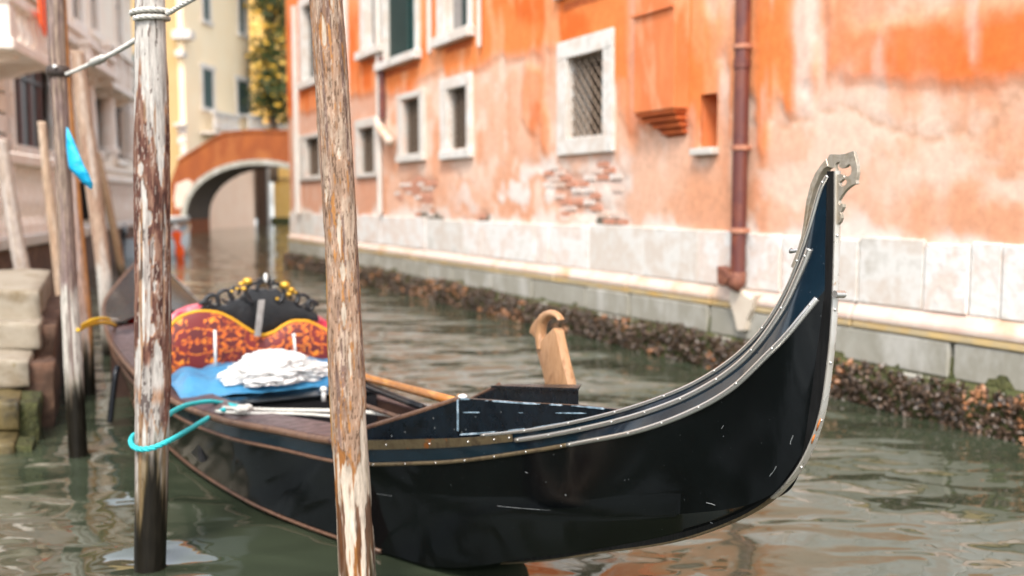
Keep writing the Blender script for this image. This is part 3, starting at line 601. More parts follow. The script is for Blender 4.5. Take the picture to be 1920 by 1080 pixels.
mb = MB(); mb.tube([pb + [0, 0, .05], pb + [0, 0, -0.03], pb + WN * 0.05 + [0, 0, -0.09]], [0.072, 0.072, 0.06], n=16); build('pipe_shoe', mb, M['rust'], pipe, smooth=True)
mb = MB(); c = WP(py + 0.10, zs + 0.01, 0.09); mb.prism([c + np.array(WP(a, b, .05)) - WP(0, 0, 0) for a, b in ((0.12, .08), (0.0, .05), (-.04, -.02), (.02, -.09), (.11, -.08))], [c + np.array(WP(a, b, -.06)) - WP(0, 0, 0) for a, b in ((0.12, .08), (0.0, .05), (-.04, -.02), (.02, -.09), (.11, -.08))])
build('pipe_bracket', mb, M['rust'], pipe, bevel=.008, seg=1)
# pale limestone run-off below the downpipe, a thin crust on the wall
mb = MB(); lp = [(1385, 545), (1400, 540), (1412, 552), (1424, 560), (1434, 552), (1425, 580), (1415, 600), (1412, 618), (1398, 618), (1392, 590), (1384, 565)]
mb.prism([WP(*atW(a, b), 0.095) for a, b in lp], [WP(*atW(a, b), 0.02) for a, b in lp]); build('lime_crust', mb, M['stain'], orange)
# thin vertical drains of the far part
def drain(x, yt, yb, m, r=0.035):
    Y = atW(x, 200)[0]; mb = MB(); zb = max(0.75, atW(x, yb)[1]); zt = min(ZT, atW(x, yt)[1]); mb.tube([WP(Y, zb, 0.05), WP(Y, zt, 0.05)], r, n=10); return build('drain_pipe', mb, m, orange, smooth=True, crease=.8)
drain(716, -300, 400, M['istria2'], 0.05); drain(812, -300, 100, M['istria2'], 0.04); drain(905, -300, 88, M['istria2'], 0.035)
drain(722, 108, 222, M['pipe'], 0.06); drain(655, -300, 395, M['istria2'], .07); drain(560, 10, 400, M['istria2'], .08)
Y, z = atW(737, 250); mb = MB(); mb.tube(smooth_path([WP(Y + .55, z + .28, .06), WP(Y + .35, z + .1, .09), WP(Y, z - .06, .12), WP(Y - .25, z - .16, .15)], 14), 0.075, n=12); build('drain_elbow', mb, M['ledge'], orange, smooth=True)

# mussel bed and weed along the waterline (nobody could count the shells)
def mussels():
    vs = []; fs = []; mi = []
    rg = np.random.default_rng(5)
    # weed-covered lump behind the shells
    Ys = np.arange(YN, YF, 0.06); Zs = np.linspace(-0.25, 0.44, 15); Yg, Zg = np.meshgrid(Ys, Zs)
    n = fbm(np.stack([Yg * 4, Zg * 6, 0 * Yg], -1), 4, 3); top = 0.25 + 0.11 * fbm(np.stack([Yg * 1.6, 0 * Yg, 0 * Yg], -1), 3, 8)
    n6 = fbm(np.stack([Yg * 12, Zg * 3, 0 * Yg], -1), 3, 13)
    outv = np.where(Zg < top - 0.04, 0.08 + 0.12 * n * sst(-0.02, 0.12, top - Zg), 0.045 + 0.05 * (n6 - 0.5) - 0.16 * (Zg - top + 0.04))
    P = np.zeros(Yg.shape + (3,)); P[..., 0] = WA - WB * Yg; P[..., 1] = Yg; P[..., 2] = Zg; P += outv[..., None] * WN
    mb = MB(); mb.grid(P); nf0 = len(mb.f)
    N = 9000
    u = rg.random(N); Y = YN + (YF - YN) * u ** 1.25; ztop = 0.25 + 0.11 * fbm(np.stack([Y * 1.6, 0 * Y, 0 * Y], -1), 3, 8)
    z = -0.08 + (ztop + 0.08) * rg.random(N) ** 0.9
    o = 0.11 + 0.11 * fbm(np.stack([Y * 4, z * 6, 0 * Y], -1), 4, 3) * sst(-0.02, 0.1, ztop - z)
    s = rg.uniform(0.014, 0.030, N)
    oct_v = np.array([(1, 0, 0), (-0.8, 0, 0), (0, .55, 0), (0, -.55, 0), (0, 0, .4), (0, 0, -.4), (.6, .4, 0), (.6, -.4, 0)], float)
    oct_f = [(0, 6, 4), (6, 2, 4), (2, 1, 4), (1, 3, 4), (3, 7, 4), (7, 0, 4), (6, 0, 5), (2, 6, 5), (1, 2, 5), (3, 1, 5), (7, 3, 5), (0, 7, 5)]
    q = rg.normal(size=(N, 4)); q /= np.linalg.norm(q, axis=1)[:, None]
    w, x, yq, zq = q.T
    R = np.stack([1 - 2 * (yq * yq + zq * zq), 2 * (x * yq - zq * w), 2 * (x * zq + yq * w), 2 * (x * yq + zq * w), 1 - 2 * (x * x + zq * zq), 2 * (yq * zq - x * w), 2 * (x * zq - yq * w), 2 * (yq * zq + x * w), 1 - 2 * (x * x + yq * yq)], 1).reshape(N, 3, 3)
    C = np.stack([WA - WB * Y, Y, z], 1) + o[:, None] * WN
    V = np.einsum('nij,kj->nki', R, oct_v) * s[:, None, None] * 1.5 + C[:, None, :]
    n0 = len(mb.v); mb.v += V.reshape(-1, 3).tolist()
    for k in range(N):
        b = n0 + k * 8; mb.f += [(b + a, b + c, b + d) for a, c, d in oct_f]
    ob = build('mussel_bed', mb, [M['algae'], M['shell'], M['shell2']], None, loc=WP(12, 0, 0))
    idx = np.zeros(len(mb.f), np.int32); cl = fbm(np.stack([Y * 2.2, z * 4, 0 * Y], -1), 2, 77); pick = np.where((cl > 0.60) & (rg.random(N) < 0.4), 2, 1)
    idx[nf0:] = np.repeat(pick, 12); ob.data.polygons.foreach_set('material_index', idx)
    tag(ob, 'crust of brown mussels and weed along the foot of the orange house', 'mussels', kind='stuff')
mussels()

# ================================================================== BRIDGE
BY0, BY1 = 45.0, 48.5
def bp(x, y, Y=BY0): return atY(x, y, Y)
bridge = thing('footbridge', 'arched orange brick footbridge with a white stone arch ring across the canal', 'bridge', (bp(490, 425)[0], BY0 + 1.7, 0))
ax, az0 = bp(488, 412)[0], bp(488, 412)[2]; azc = bp(488, 309)[2]; ahw = ax - bp(349, 412)[0]
def arch_pts(hw, zc, n=28, z0=None):
    z0 = az0 if z0 is None else z0
    return [(ax - hw * math.cos(math.pi * k / n), z0 + (zc - z0) * math.sin(math.pi * k / n) ** 0.9) for k in range(n + 1)]
top = [bp(x, y) for x, y in ((318, 345), (334, 303), (380, 274), (418, 252), (470, 247), (545, 248), (590, 262), (640, 300), (668, 340))]
arch = arch_pts(ahw, azc)
xl, xr = top[0][0], top[-1][0]
outl = [(xl, -0.5)] + [(p[0], p[2]) for p in top] + [(xr, -0.5), (arch[-1][0], -0.5)] + arch[::-1] + [(arch[0][0], -0.5)]
mb = MB(); mb.prism([(a, BY0, b) for a, b in outl], [(a, BY1, b) for a, b in outl]); build('spandrel_wall', mb, M['bridge'], bridge)
inn = arch_pts(ahw - 0.012, azc - 0.012)
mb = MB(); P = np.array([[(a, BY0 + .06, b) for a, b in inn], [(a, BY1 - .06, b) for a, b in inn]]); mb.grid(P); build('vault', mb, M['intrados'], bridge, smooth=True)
o_r, i_r = arch_pts(ahw + 0.24, azc + 0.24, 26), arch_pts(ahw - 0.004, azc - .004, 26)
for k in range(26):
    q = [o_r[k], o_r[k + 1], i_r[k + 1], i_r[k]]
    mb = MB(); mb.prism([(a, BY0 - 0.06, b) for a, b in q], [(a, BY0 + 0.2, b) for a, b in q]); build('voussoir', mb, M['lowstone'], bridge, bevel=.01, seg=1)
for i in range(1, len(top) - 1):
    a, b = top[i], top[i + 1]; mb = MB()
    mb.hexa([(a[0], BY0 - .06, a[2] - .02), (b[0], BY0 - .06, b[2] - .02), (b[0], BY0 + .3, b[2] - .02), (a[0], BY0 + .3, a[2] - .02), (a[0], BY0 - .06, a[2] + .10), (b[0], BY0 - .06, b[2] + .10), (b[0], BY0 + .3, b[2] + .10), (a[0], BY0 + .3, a[2] + .10)])
    build('coping_stone', mb, M['bridge'], bridge)
mb = MB(); lp = [(330, 345), (352, 336), (362, 342), (352, 362), (340, 388), (330, 392), (326, 372)]
mb.prism([bp(a, b, BY0 - .02) for a, b in lp], [bp(a, b, BY0 + .05) for a, b in lp]); build('bare_plaster_patch', mb, M['pinkwall'], bridge)

# quay between the palazzo and the bridge
mb = MB(); a = atY(240, 406, 33); b = atY(352, 406, BY0 - .1)
mb.hexa([(a[0], a[1], -.5), (b[0], b[1], -.5), (b[0] - 9, b[1] + 2, -.5), (a[0] - 9, a[1], -.5), (a[0], a[1], .62), (b[0], b[1], .62), (b[0] - 9, b[1] + 2, .62), (a[0] - 9, a[1], .62)])
q = build('quay', mb, M['darkbrick'], None, loc=(a[0] - 3, 38, 0)); tag(q, 'low brick quay running up to the footbridge', None, kind='structure')
mb = MB(); mb.hexa([(a[0] + .08, a[1], .62), (b[0] + .08, b[1], .62), (b[0] - 1, b[1], .62), (a[0] - 1, a[1], .62), (a[0] + .08, a[1], .78), (b[0] + .08, b[1], .78), (b[0] - 1, b[1], .78), (a[0] - 1, a[1], .78)]); build('kerb_stone', mb, M['istria'], q)

# ================================================================== YELLOW HOUSE by the bridge
cx, cy = bp(350, 300, 49.0)[0], 49.0
yellow = thing('yellow_house', 'pale yellow house with green shutters and stone balconies beside the footbridge', 'building', (cx - 3, cy + 4, 0))
EX, EY = 0.13, 1.0
def YB(t, z, out=0): n = np.array([1, -.13]) / 1.0085; return np.array([cx + EX * t + n[0] * out, cy + EY * t + n[1] * out, z])
def yhit(x, y):
    r = ray(x, y); t = (cx - EX * cy) / (r[0] - EX * r[1]); p = O + r * t; return p[1] - cy, p[2]
ylen = yhit(471, 200)[0]
def ybox(t0, t1, z0, z1, o0, o1): mb = MB(); return mb.hexa([YB(t0, z0, o1), YB(t1, z0, o1), YB(t1, z0, o0), YB(t0, z0, o0), YB(t0, z1, o1), YB(t1, z1, o1), YB(t1, z1, o0), YB(t0, z1, o0)])
build('canal_wall', ybox(0, ylen, 0, 15, -0.3, 0), M['cream'], yellow)  # lightened colour stands in for sunlight on the canal face
mb = MB(); mb.box((cx - 4.02, cy + .3, 7.5), (8, .3, 15)); build('side_wall', mb, M['ochre'], yellow)  # colour darkened so this face reads as the shaded one
build('lower_wall', ybox(0.2, ylen, 0, 3.6, 0.003, .05), M['palepink'], yellow)
mb = MB(); e = YB(ylen, 0); mb.box((e[0] - 4.3, e[1] - .15, 7.5), (8, .3, 15)); build('side_wall', mb, M['ochre'], yellow)
mb = MB(); mb.box((cx - 3.6, cy + ylen / 2, 15.1), (9, ylen + 1.4, .2)); build('roof', mb, M['brick'], yellow)
def ywin(x0, x1, y0, y1, shut=True):
    t0, za = yhit(x0, y0); t1, zb = yhit(x1, y0); _, zlo = yhit(x0, y1)
    w = build('window', ybox(t0, t1, zlo, za, -.05, .02), M['shutter'], yellow)
    build('frame', ybox(t0 - .22, t0 - .01, zlo, za, 0, .06), M['istria'], w); build('frame', ybox(t1 + .01, t1 + .22, zlo, za, 0, .06), M['istria'], w)
    build('lintel', ybox(t0 - .3, t1 + .3, za + .005, za + .25, 0, .08), M['istria'], w); build('sill', ybox(t0 - .3, t1 + .3, zlo - .2, zlo - .005, 0, .12), M['istria'], w)
for q in ((379, 397, 128, 200), (444, 464, 150, 212), (379, 390, -30, 36), (446, 456, -30, 60)): ywin(*q)
def ybalcony(x0, x1, yt, yb):
    t0, za = yhit(x0, yt); t1, _ = yhit(x1, yt); _, zb = yhit(x0, yb)
    b = build('balcony', ybox(t0, t1, zb - .12, zb, 0.002, .8), M['istria'], yellow); build('handrail', ybox(t0, t1, za - .12, za, .62, .8), M['istria'], b)
    n = max(5, int((t1 - t0) / .3))
    for k in range(n):
        c = YB(t0 + (t1 - t0) * (k + .5) / n, zb, .71); mb = MB(); h = za - .12 - zb; mb.lathe(c, [(.05, 0), (.10, h * .3), (.05, h * .6), (.07, h)], 6); build('baluster', mb, M['istria'], b, smooth=True)
ybalcony(374, 424, 208, 246); ybalcony(441, 470, 214, 246)
for (x0, x1, y0, y1) in ((333, 349, 236, 252), (333, 349, 256, 270), (338, 349, 274, 290), (333, 349, 294, 312)):
    p, q2 = bp(x0, y0, cy), bp(x1, y1, cy); mb = MB(); mb.box(((p[0] + q2[0]) / 2, cy + .12, (p[2] + q2[2]) / 2), (q2[0] - p[0], .3, p[2] - q2[2])); build('quoin', mb, M['istria'], yellow, bevel=.02, seg=1)
for (x0, x1, y0, y1) in ((326, 362, 58, 74), (332, 347, 96, 108), (330, 349, 232, 238)):
    p, q2 = bp(x0, y0, cy), bp(x1, y1, cy); mb = MB(); mb.box(((p[0] + q2[0]) / 2, cy + .0, (p[2] + q2[2]) / 2), (q2[0] - p[0], .7, p[2] - q2[2])); build('bracket', mb, M['istria'], yellow, bevel=.02, seg=1)
mb = MB(); p, q2 = bp(243, 100, cy), bp(262, 190, cy); mb.box(((p[0] + q2[0]) / 2, cy + .10, (p[2] + q2[2]) / 2), (q2[0] - p[0], .2, p[2] - q2[2])); build('window', mb, M['shutter'], yellow)

# ================================================================== HOUSES beyond the bridge
g = thing('pink_house', 'pale pink house with a grey corner pillar seen through the bridge arch', 'building', (bp(470, 410, 62)[0], 64, 0))
def farbox(x0, x1, y0, y1, Y, d, name, m, parent):
    p, q2 = bp(x0, y0, Y), bp(x1, y1, Y); mb = MB(); mb.box(((p[0] + q2[0]) / 2, Y + d / 2, (p[2] + q2[2]) / 2), (abs(q2[0] - p[0]), d, abs(p[2] - q2[2]))); return build(name, mb, m, parent)
farbox(330, 476, 262, 411, 62.0, 3, 'wall', M['pinkwall'], g); farbox(330, 476, 402, 440, 61.9, .3, 'damp_base', M['algae'], g)
farbox(478, 499, 262, 440, 61.6, 1.0, 'pillar', M['darkbrick'], g); farbox(470, 476, 262, 410, 61.8, .5, 'jamb', M['ledge'], g); farbox(499, 505, 262, 440, 61.8, .5, 'jamb', M['istria2'], g)
farbox(384, 390, 380, 440, 61.7, .5, 'mooring_pile', M['bark'], g)
g2 = thing('golden_house', 'golden ochre house behind the leafy tree beyond the bridge', 'building', (bp(540, 410, 66)[0], 70, 0))
farbox(502, 640, -160, 411, 66.0, 4, 'wall', M['gold'], g2); farbox(505, 560, 408, 440, 63.0, .4, 'damp_base', M['algae'], g2)
farbox(440, 502, -160, 262, 66.4, 3, 'garden_wall', M['gold'], g2); farbox(500, 640, 333, 337, 65.9, .3, 'string_course', M['ochre'], g2); farbox(460, 640, 232, 246, 63.5, .4, 'parapet', M['istria2'], g2)
mb = MB(); mb.box((bp(540, 100, 68)[0], 68, 16.4), (8, 5, .3)); build('roof', mb, M['brick'], g2)

# ================================================================== TREE beyond the bridge
def tree():
    bx, by = bp(512, 300, 57)[0], 57.0
    t = thing('leafy_tree', 'dark green tree with yellow leaves rising above the bridge parapet', 'tree', (bx, by, 3.0))
    mb = MB(); tr = [(bx, by, 2.5), (bx + .1, by, 5.5), (bx - .1, by + .1, 8.5), (bx + .2, by, 12), (bx, by, 15)]; mb.tube(smooth_path(tr, 14), np.linspace(.26, .06, 14), 8)
    rg = np.random.default_rng(11)
    cl = []
    for k in range(46):
        h = 5.9 + 10.5 * k / 46; a = rg.uniform(0, 6.28); l = rg.uniform(.3, 1.45) * (1 - .25 * (h > 14)); e = (bx + l * math.cos(a), by + l * math.sin(a), h + rg.uniform(.1, .7))
        mb.tube(smooth_path([(bx, by, h - .5), (bx + .5 * l * math.cos(a), by + .5 * l * math.sin(a), h), e], 6), np.linspace(.07, .02, 6), 5); cl.append(e)
    build('trunk', mb, M['bark'], t, smooth=True)
    def leaves(name, n, m, spread, size, dark):
        c = np.array([cl[i] for i in rg.integers(0, len(cl), n)]); p = c + rg.normal(size=(n, 3)) * spread; p[:, 0] = np.clip(p[:, 0], bx - 1.75, bx + 2.2)
        q = rg.normal(size=(n, 3)); q /= np.linalg.norm(q, axis=1)[:, None]; r = np.cross(q, rg.normal(size=(n, 3))); r /= np.linalg.norm(r, axis=1)[:, None]
        s = rg.uniform(.6, 1.2, n)[:, None] * size; V = np.stack([p - q * s, p + r * s * .5, p + q * s, p - r * s * .5], 1)
        mb = MB(); mb.v = V.reshape(-1, 3).tolist(); mb.f = [(4 * i, 4 * i + 1, 4 * i + 2, 4 * i + 3) for i in range(n)]
        build(name, mb, m, t)
    leaves('crown', 5200, M['leaf'], .42, .17, True); leaves('yellow_leaves', 1000, M['leafgold'], .5, .20, False)
tree()

# ================================================================== WHITE PALAZZO (left bank)
PA, PB = -5.2, 0.206
_pl = math.hypot(1, PB); PN = np.array([1, PB, 0]) / _pl
def PP(Y, z, out=0.): return np.array([PA - PB * Y, Y, z]) + out * PN
def phit(x, y, out=0.):
    # plane pushed out by `out`
    d = PA + out * _pl; r = ray(x, y); t = d / (r[0] + PB * r[1]); p = O + r * t; q = p - out * PN; return q[1], p[2]
pal = thing('white_palazzo', 'old white stone palazzo with dark windows, balconies and a water terrace', 'building', PP(22, 0, -2))
def pbox(Y0, Y1, z0, z1, o0, o1, mb=None):
    mb = mb or MB(); return mb.hexa([PP(Y0, z0, o1), PP(Y1, z0, o1), PP(Y1, z0, o0), PP(Y0, z0, o0), PP(Y0, z1, o1), PP(Y1, z1, o1), PP(Y1, z1, o0), PP(Y0, z1, o0)])
PYN, PYF = 15.4, phit(249, 100)[0]
ops = []
for (x0, x1, y0, y1) in ((20, 93, 124, 284), (163, 187, 166, 286), (212, 229, 172, 300), (131, 147, -40, 46), (166, 178, -26, 62), (214, 223, -14, 90), (-60, 2, 100, 290), (60, 92, -60, 12)):
    a, _ = phit(x0, y0); b, zt = phit(x1, y0); _, zb = phit(x1, y1); ops.append((a, b, zb, zt))
def wall_with_openings(name, m, ops, Y0, Y1, z0, z1):
    ys = sorted({Y0, Y1, *[o[0] for o in ops], *[o[1] for o in ops]}); mb = MB()
    for a, b in zip(ys[:-1], ys[1:]):
        if b - a < 1e-4: continue
        mid = (a + b) / 2; cuts = sorted([(o[2], o[3]) for o in ops if o[0] < mid < o[1]]); z = z0
        for c, d in cuts:
            if c > z: pbox(a, b, z, c, -.4, 0, mb)
            z = max(z, d)
        if z < z1: pbox(a, b, z, z1, -.4, 0, mb)
    return build(name, mb, m, pal)
wall_with_openings('facade', M['blush'], ops, PYN, PYF, 0.0, 7.9)
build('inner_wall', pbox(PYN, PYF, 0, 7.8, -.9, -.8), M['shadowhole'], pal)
mb = MB(); c = PP(PYF, 3.95, -4); mb.box((c[0] + .05, c[1] - .2, 3.95), (8, .3, 7.9)); build('end_wall', mb, M['blush'], pal)
mb = MB(); c = PP(PYN, 3.95, -4); mb.box((c[0] + .05, c[1] + .2, 3.95), (8, .3, 7.9)); build('end_wall', mb, M['blush'], pal)
build('roof', pbox(PYN - .3, PYF + .3, 7.9, 8.1, -8, .5), M['brick'], pal)
for i, (a, b, z0, z1) in enumerate(ops):
    w = build('window', pbox(a, b, z0, z1, -.12, -.08), M['brownwin'], pal)
    build('jamb', pbox(a - .16, a - .003, z0, z1, -.08, .05), M['marble'], w); build('jamb', pbox(b + .003, b + .16, z0, z1, -.08, .05), M['marble'], w)
    build('sill', pbox(a - .25, b + .25, z0 - .18, z0 - .004, -.08, .14), M['marble'], w, bevel=.01, seg=1); build('lintel', pbox(a - .25, b + .25, z1 + .004, z1 + .22, -.08, .10), M['marble'], w, bevel=.01, seg=1)
    n = 3 if i in (0, 6) else 1
    for k in range(1, n + 1):
        y = a + (b - a) * k / (n + 1); build('mullion', pbox(y - .06, y + .06, z0, z1, -.079, -.04), M['redwood'], w)
    build('transom', pbox(a, b, z1 - (z1 - z0) * .28, z1 - (z1 - z0) * .28 + .07, -.079, -.03), M['brownwin'], w)
# round columns and pilasters between the dark openings
for x, yt, yb in ((196, 165, 288), (104, 120, 300), (157, 140, 300), (240, 176, 300)):
    Y, zt = phit(x, yt, .12); _, zb = phit(x, yb, .12); mb = MB(); c = PP(Y, zb, .14)
    h = zt - zb; mb.lathe(c, [(.30, 0), (.30, .12), (.24, .18), (.23, h * .5), (.20, h - .25), (.27, h - .2), (.31, h)], 14); build('column', mb, M['marble'], pal, smooth=True, crease=.7)
# string courses and rusticated bands
for (y, h, o) in ((300, .10, .10), (318, .07, .06), (60, .22, .22), (52, .1, .32), (108, .12, .08)):
    _, z = phit(120, y); build('string_course', pbox(PYN, PYF + .05, z - h, z, 0.003, o), M['marble'], pal)
for (x0, x1) in ((-30, 17), (96, 128)):
    a, _ = phit(x0, 200); b, _ = phit(x1, 200); z = 1.9
    while z < 6.6: build('rusticated_block', pbox(a, b, z + .02, z + .34, .003, .05), M['blush'] if (int(z * 10) % 2) else M['marble'], pal, bevel=.02, seg=1); z += .36
def pbalcony(x0, x1, yt, yb, out):
    a, zt = phit(x0, yt, out); b, _ = phit(x1, yt, out); _, zb = phit((x0 + x1) / 2, yb, out)
    zt = (phit((x0 + x1) / 2, yt, out))[1]
    s = build('balcony', pbox(a, b, zb - .16, zb, .004, out + .06), M['marble'], pal, bevel=.02, seg=1)
    build('handrail', pbox(a, b, zt - .13, zt, out - .2, out + .04), M['marble'], s, bevel=.02, seg=1)
    n = max(3, int((b - a) / .34)); 
    for k in range(n):
        y = a + (b - a) * (k + .5) / n
        if k % 4 == 0: build('post', pbox(y - .13, y + .13, zb, zt - .13, out - .19, out), M['marble'], s)
        else:
            mb = MB(); h = zt - .13 - zb; mb.lathe(PP(y, zb, out - .09), [(.06, 0), (.05, h * .1), (.10, h * .35), (.05, h * .7), (.08, h)], 8); build('baluster', mb, M['marble'], s, smooth=True)
    m = max(2, int((b - a) / 1.0))
    for k in range(m):
        y = a + (b - a) * (k + .5) / m; mb = MB(); pr = [(0, -.16), (out * .9, -.16), (out * .9, -.22), (out * .62, -.28), (out * .5, -.34), (out * .2, -.38), (0.0, -.42)]
        mb.prism([PP(y - .13, zb + q, p + .005) for p, q in pr], [PP(y + .13, zb + q, p + .005) for p, q in pr]); build('corbel', mb, M['marble'], s)
pbalcony(14, 98, 14, 92, .9); pbalcony(165, 216, 92, 122, .7); pbalcony(205, 252, 98, 164, .55)
# water terrace with a heavy balustrade
TY0, TY1 = 11.0, 17.3
build('terrace', pbox(TY0, TY1, -.5, .86, .004, 1.3), M['darkbrick'], pal)
y = TY0; rr = random.Random(8)
while y < TY1 - .2:
    w = rr.uniform(1.1, 1.7); build('edge_stone', pbox(y + .01, min(y + w, TY1) - .01, .862, 1.02, .02, 1.36), M['istria2'], pal, bevel=.02, seg=1); y += w
build('balustrade_rail', pbox(TY0, TY1, 1.98, 2.16, .86, 1.2), M['marble'], pal, bevel=.03, seg=1); build('balustrade_plinth', pbox(TY0, TY1, 1.022, 1.14, .86, 1.2), M['marble'], pal)
build('terrace', pbox(19.5, 29.5, -.5, .80, .004, .55), M['darkbrick'], pal); build('edge_stone', pbox(19.5, 29.5, .802, .95, .02, .60), M['istria2'], pal, bevel=.02, seg=1)
build('balustrade_rail', pbox(23.5, 29.4, 1.92, 2.08, .22, .52), M['marble'], pal, bevel=.03, seg=1)
for k in range(14):
    mb = MB(); mb.lathe(PP(23.8 + k * .4, .952, .37), [(.11, 0), (.07, .1), (.13, .28), (.06, .7), (.11, .966)], 8); build('baluster', mb, M['marble'], pal, smooth=True)
build('baluster_shade_panel', pbox(TY0, TY1 + 12, 1.03, 1.92, .004, .03), M['shadowhole'], pal)  # flat near-black panel painted as the shade behind the balusters
pr0 = None; y = TY0 + .2; k = 0
while y < TY1 - .2:
    c = PP(y, 1.14, 1.03)
    if k % 6 == 0: build('balustrade_post', pbox(y - .17, y + .17, 1.142, 1.978, .88, 1.18), M['marble'], pal)
    elif pr0 is None:
        mb = MB(); mb.lathe(c, [(.11, 0), (.11, .06), (.07, .1), (.13, .28), (.12, .42), (.06, .66), (.10, .72), (.11, .838)], 10); pr0 = build('baluster', mb, M['marble'], pal, smooth=True, loc=Vector(c.tolist()) - base_of(pal), crease=.8)
    else: share(pr0, pal, c)
    y += .36; k += 1
# red flag hung from the upper balcony
Y, z = phit(76, 8, 1.0); mb = MB(); pts = [(0, .35), (.5, .3), (.55, -.2), (.35, -.5), (.1, -.35)]
mb.prism([PP(Y - .3 + a, z + b, 1.02) for a, b in pts], [PP(Y - .3 + a, z + b, 1.05) for a, b in pts])
tag(build('red_cloth', mb, M['orange'], None, loc=PP(Y, z, 1.03)), 'red orange cloth hung over the white balcony rail', 'cloth')

bank = thing('reflection_blocker', 'low unseen brown house block added on the left bank to darken hull reflections', 'building', (-12.5, -2, 0))  # out of view, added so the hull mirrors something dark
mb = MB(); mb.box((-12.5, -2.5, 1.9), (3, 19, 4.8)); build('wall', mb, M['darkbrick'], bank)
mb = MB(); mb.box((-12.5, -2.5, 4.42), (3.8, 19.8, .22)); build('roof', mb, M['darkbrick'], bank)


# ================================================================== STONE STEPS (near left)
def rough_block(name, mn, mx, m, parent, amp, seed, rnd=0.0):
    bm = bmesh.new(); bmesh.ops.create_cube(bm, size=1); bmesh.ops.subdivide_edges(bm, edges=bm.edges, cuts=12, use_grid_fill=True)
    V = np.array([v.co[:] for v in bm.verts]); c = (np.array(mn) + np.array(mx)) / 2; s = np.array(mx) - np.array(mn); P = V * s + c
    N = V / np.maximum(np.abs(V).max(1)[:, None], 1e-6); d = (fbm(P * 5, 4, seed) - .5) * amp
    if rnd:
        half = s / 2; q = np.abs(P - c); ex = np.maximum(q - (half - rnd), 0); ln = np.linalg.norm(ex, axis=1); k = np.where(ln > rnd, rnd / np.maximum(ln, 1e-6), 1.0); P = c + np.sign(P - c) * (np.minimum(q, half - rnd) + ex * k[:, None])
    N = np.where(np.abs(V) > .499, np.sign(V), 0); P = P + N * d[:, None]
    P[:, 0] -= .42 * (P[:, 1] - mn[1])
    for v, p in zip(bm.verts, P): v.co = p
    bm.verts.index_update(); mb = MB(); mb.add([v.co[:] for v in bm.verts], [tuple(v.index for v in f.verts) for f in bm.faces]); bm.free(); return build(name, mb, m, parent, smooth=True)
steps = thing('water_steps', 'worn stone steps descending into the canal by the mooring posts', 'steps', (-4.2, 7.0, 0))
S = [(9.3, 7.05, .86, .40, -3.36), (7.35, 6.80, .66, .20, -3.24), (7.0, 6.42, .465, .20, -3.14), (6.6, 6.02, .27, .2, -3.02), (6.3, 5.78, .075, .2, -2.93)]
for i, (yb, yf, z, h, xr) in enumerate(S):
    x = xr; rr = random.Random(20 + i); lim = -6.6; first = True
    while x > lim:
        w = rr.uniform(1.0, 1.5); x2 = max(lim, x - w)
        n = 9; P = []
        zb = z - (h if i else .24) ; 
        a0, a1 = x2 + .008, x - .008
        rough_block('step_stone', (a0, yf, zb), (a1, yb, z), M['stairstone'] if i < 3 else M['stairwet'], steps, .035, 40 + i * 7 + int(-x * 3), rnd=.03); x = x2; first = False
    if i: pass
# side wall of the stair, rough brick and stone
rough_block('stair_core', (-6.6, 5.9, -.6), (-3.3, 9.35, .04), M['algae'], steps, .06, 2)
rough_block('side_wall', (-6.6, 6.95, -.5), (-3.22, 9.35, .60), M['darkbrick'], steps, .10, 4)
rough_block('side_wall', (-6.6, 6.5, -.5), (-3.03, 7.0, .42), M['darkbrick'], steps, .08, 6)
rough_block('side_wall', (-6.6, 6.1, -.5), (-2.95, 6.55, .24), M['algae'], steps, .08, 7)
rough_block('side_wall', (-6.6, 5.85, -.5), (-2.88, 6.2, .03), M['algae'], steps, .06, 9)

# ================================================================== MOTORBOAT far left
mbx, mby = atZ(254, 486, 0)[:2]
motor = thing('motorboat', 'small pale blue motorboat with a black outboard moored below the terrace', 'motorboat', (mbx, mby + 1.5, 0))
hullp = []
for k in range(13):
    t = k / 12; w = .66 * (1 - t ** 2.6) + .02; zt = .52 + .28 * t ** 2; y = mby + 4.2 * t
    hullp.append([(mbx - w, y, zt), (mbx - w * .97, y, .30), (mbx - w * .8, y, -.05 + .2 * t), (mbx, y, -.15 + .25 * t), (mbx + w * .8, y, -.05 + .2 * t), (mbx + w * .97, y, .30), (mbx + w, y, zt)])
mb = MB(); mb.grid(hullp); n = len(mb.v); mb.f.append(tuple(range(7))); build('hull', mb, M['boatwhite'], motor, smooth=True, crease=.6)
mb = MB(); mb.grid([[(p[0][0] + .06, p[0][1], .42) if k < 12 else (mbx, p[0][1], .42), (p[6][0] - .06, p[6][1], .42) if k < 12 else (mbx, p[0][1], .42)] for k, p in enumerate(hullp)]); build('floor', mb, M['oar'], motor)
mb = MB(); mb.tube([p[0] for p in hullp] + [p[6] for p in hullp[::-1]], .035, 6); build('rail', mb, M['walnut'], motor, smooth=True)
ox, oz = atY(228, 440, mby - .15)[0], 0
mb = MB(); mb.ball((ox, mby - .22, atY(228, 434, mby)[2]), .2, 14, 10, (.85, 1.1, 1.2)); oc = build('outboard_motor', mb, M['cowl'], motor, smooth=True)
mb = MB(); mb.tube([(ox, mby - .2, .5), (ox, mby - .22, .2), (ox, mby - .2, -.2)], [.09, .06, .05], 8); build('leg', mb, M['cowl'], oc, smooth=True)
mb = MB(); mb.ball((ox + .02, mby - .43, atY(228, 432, mby)[2] + .03), .035, 8, 6); build('badge', mb, M['white'], oc, smooth=True)
sx, sy, sz = atY(330, 428, mby + .3)
mb = MB(); mb.tube([(sx, sy, .3), (sx, sy, sz)], .018, 6); sf = build('staff', mb, M['bark'], motor)
mb = MB(); mb.ball((sx, sy, sz + .02), .075, 10, 8); build('staff_ball', mb, M['white'], motor, smooth=True)
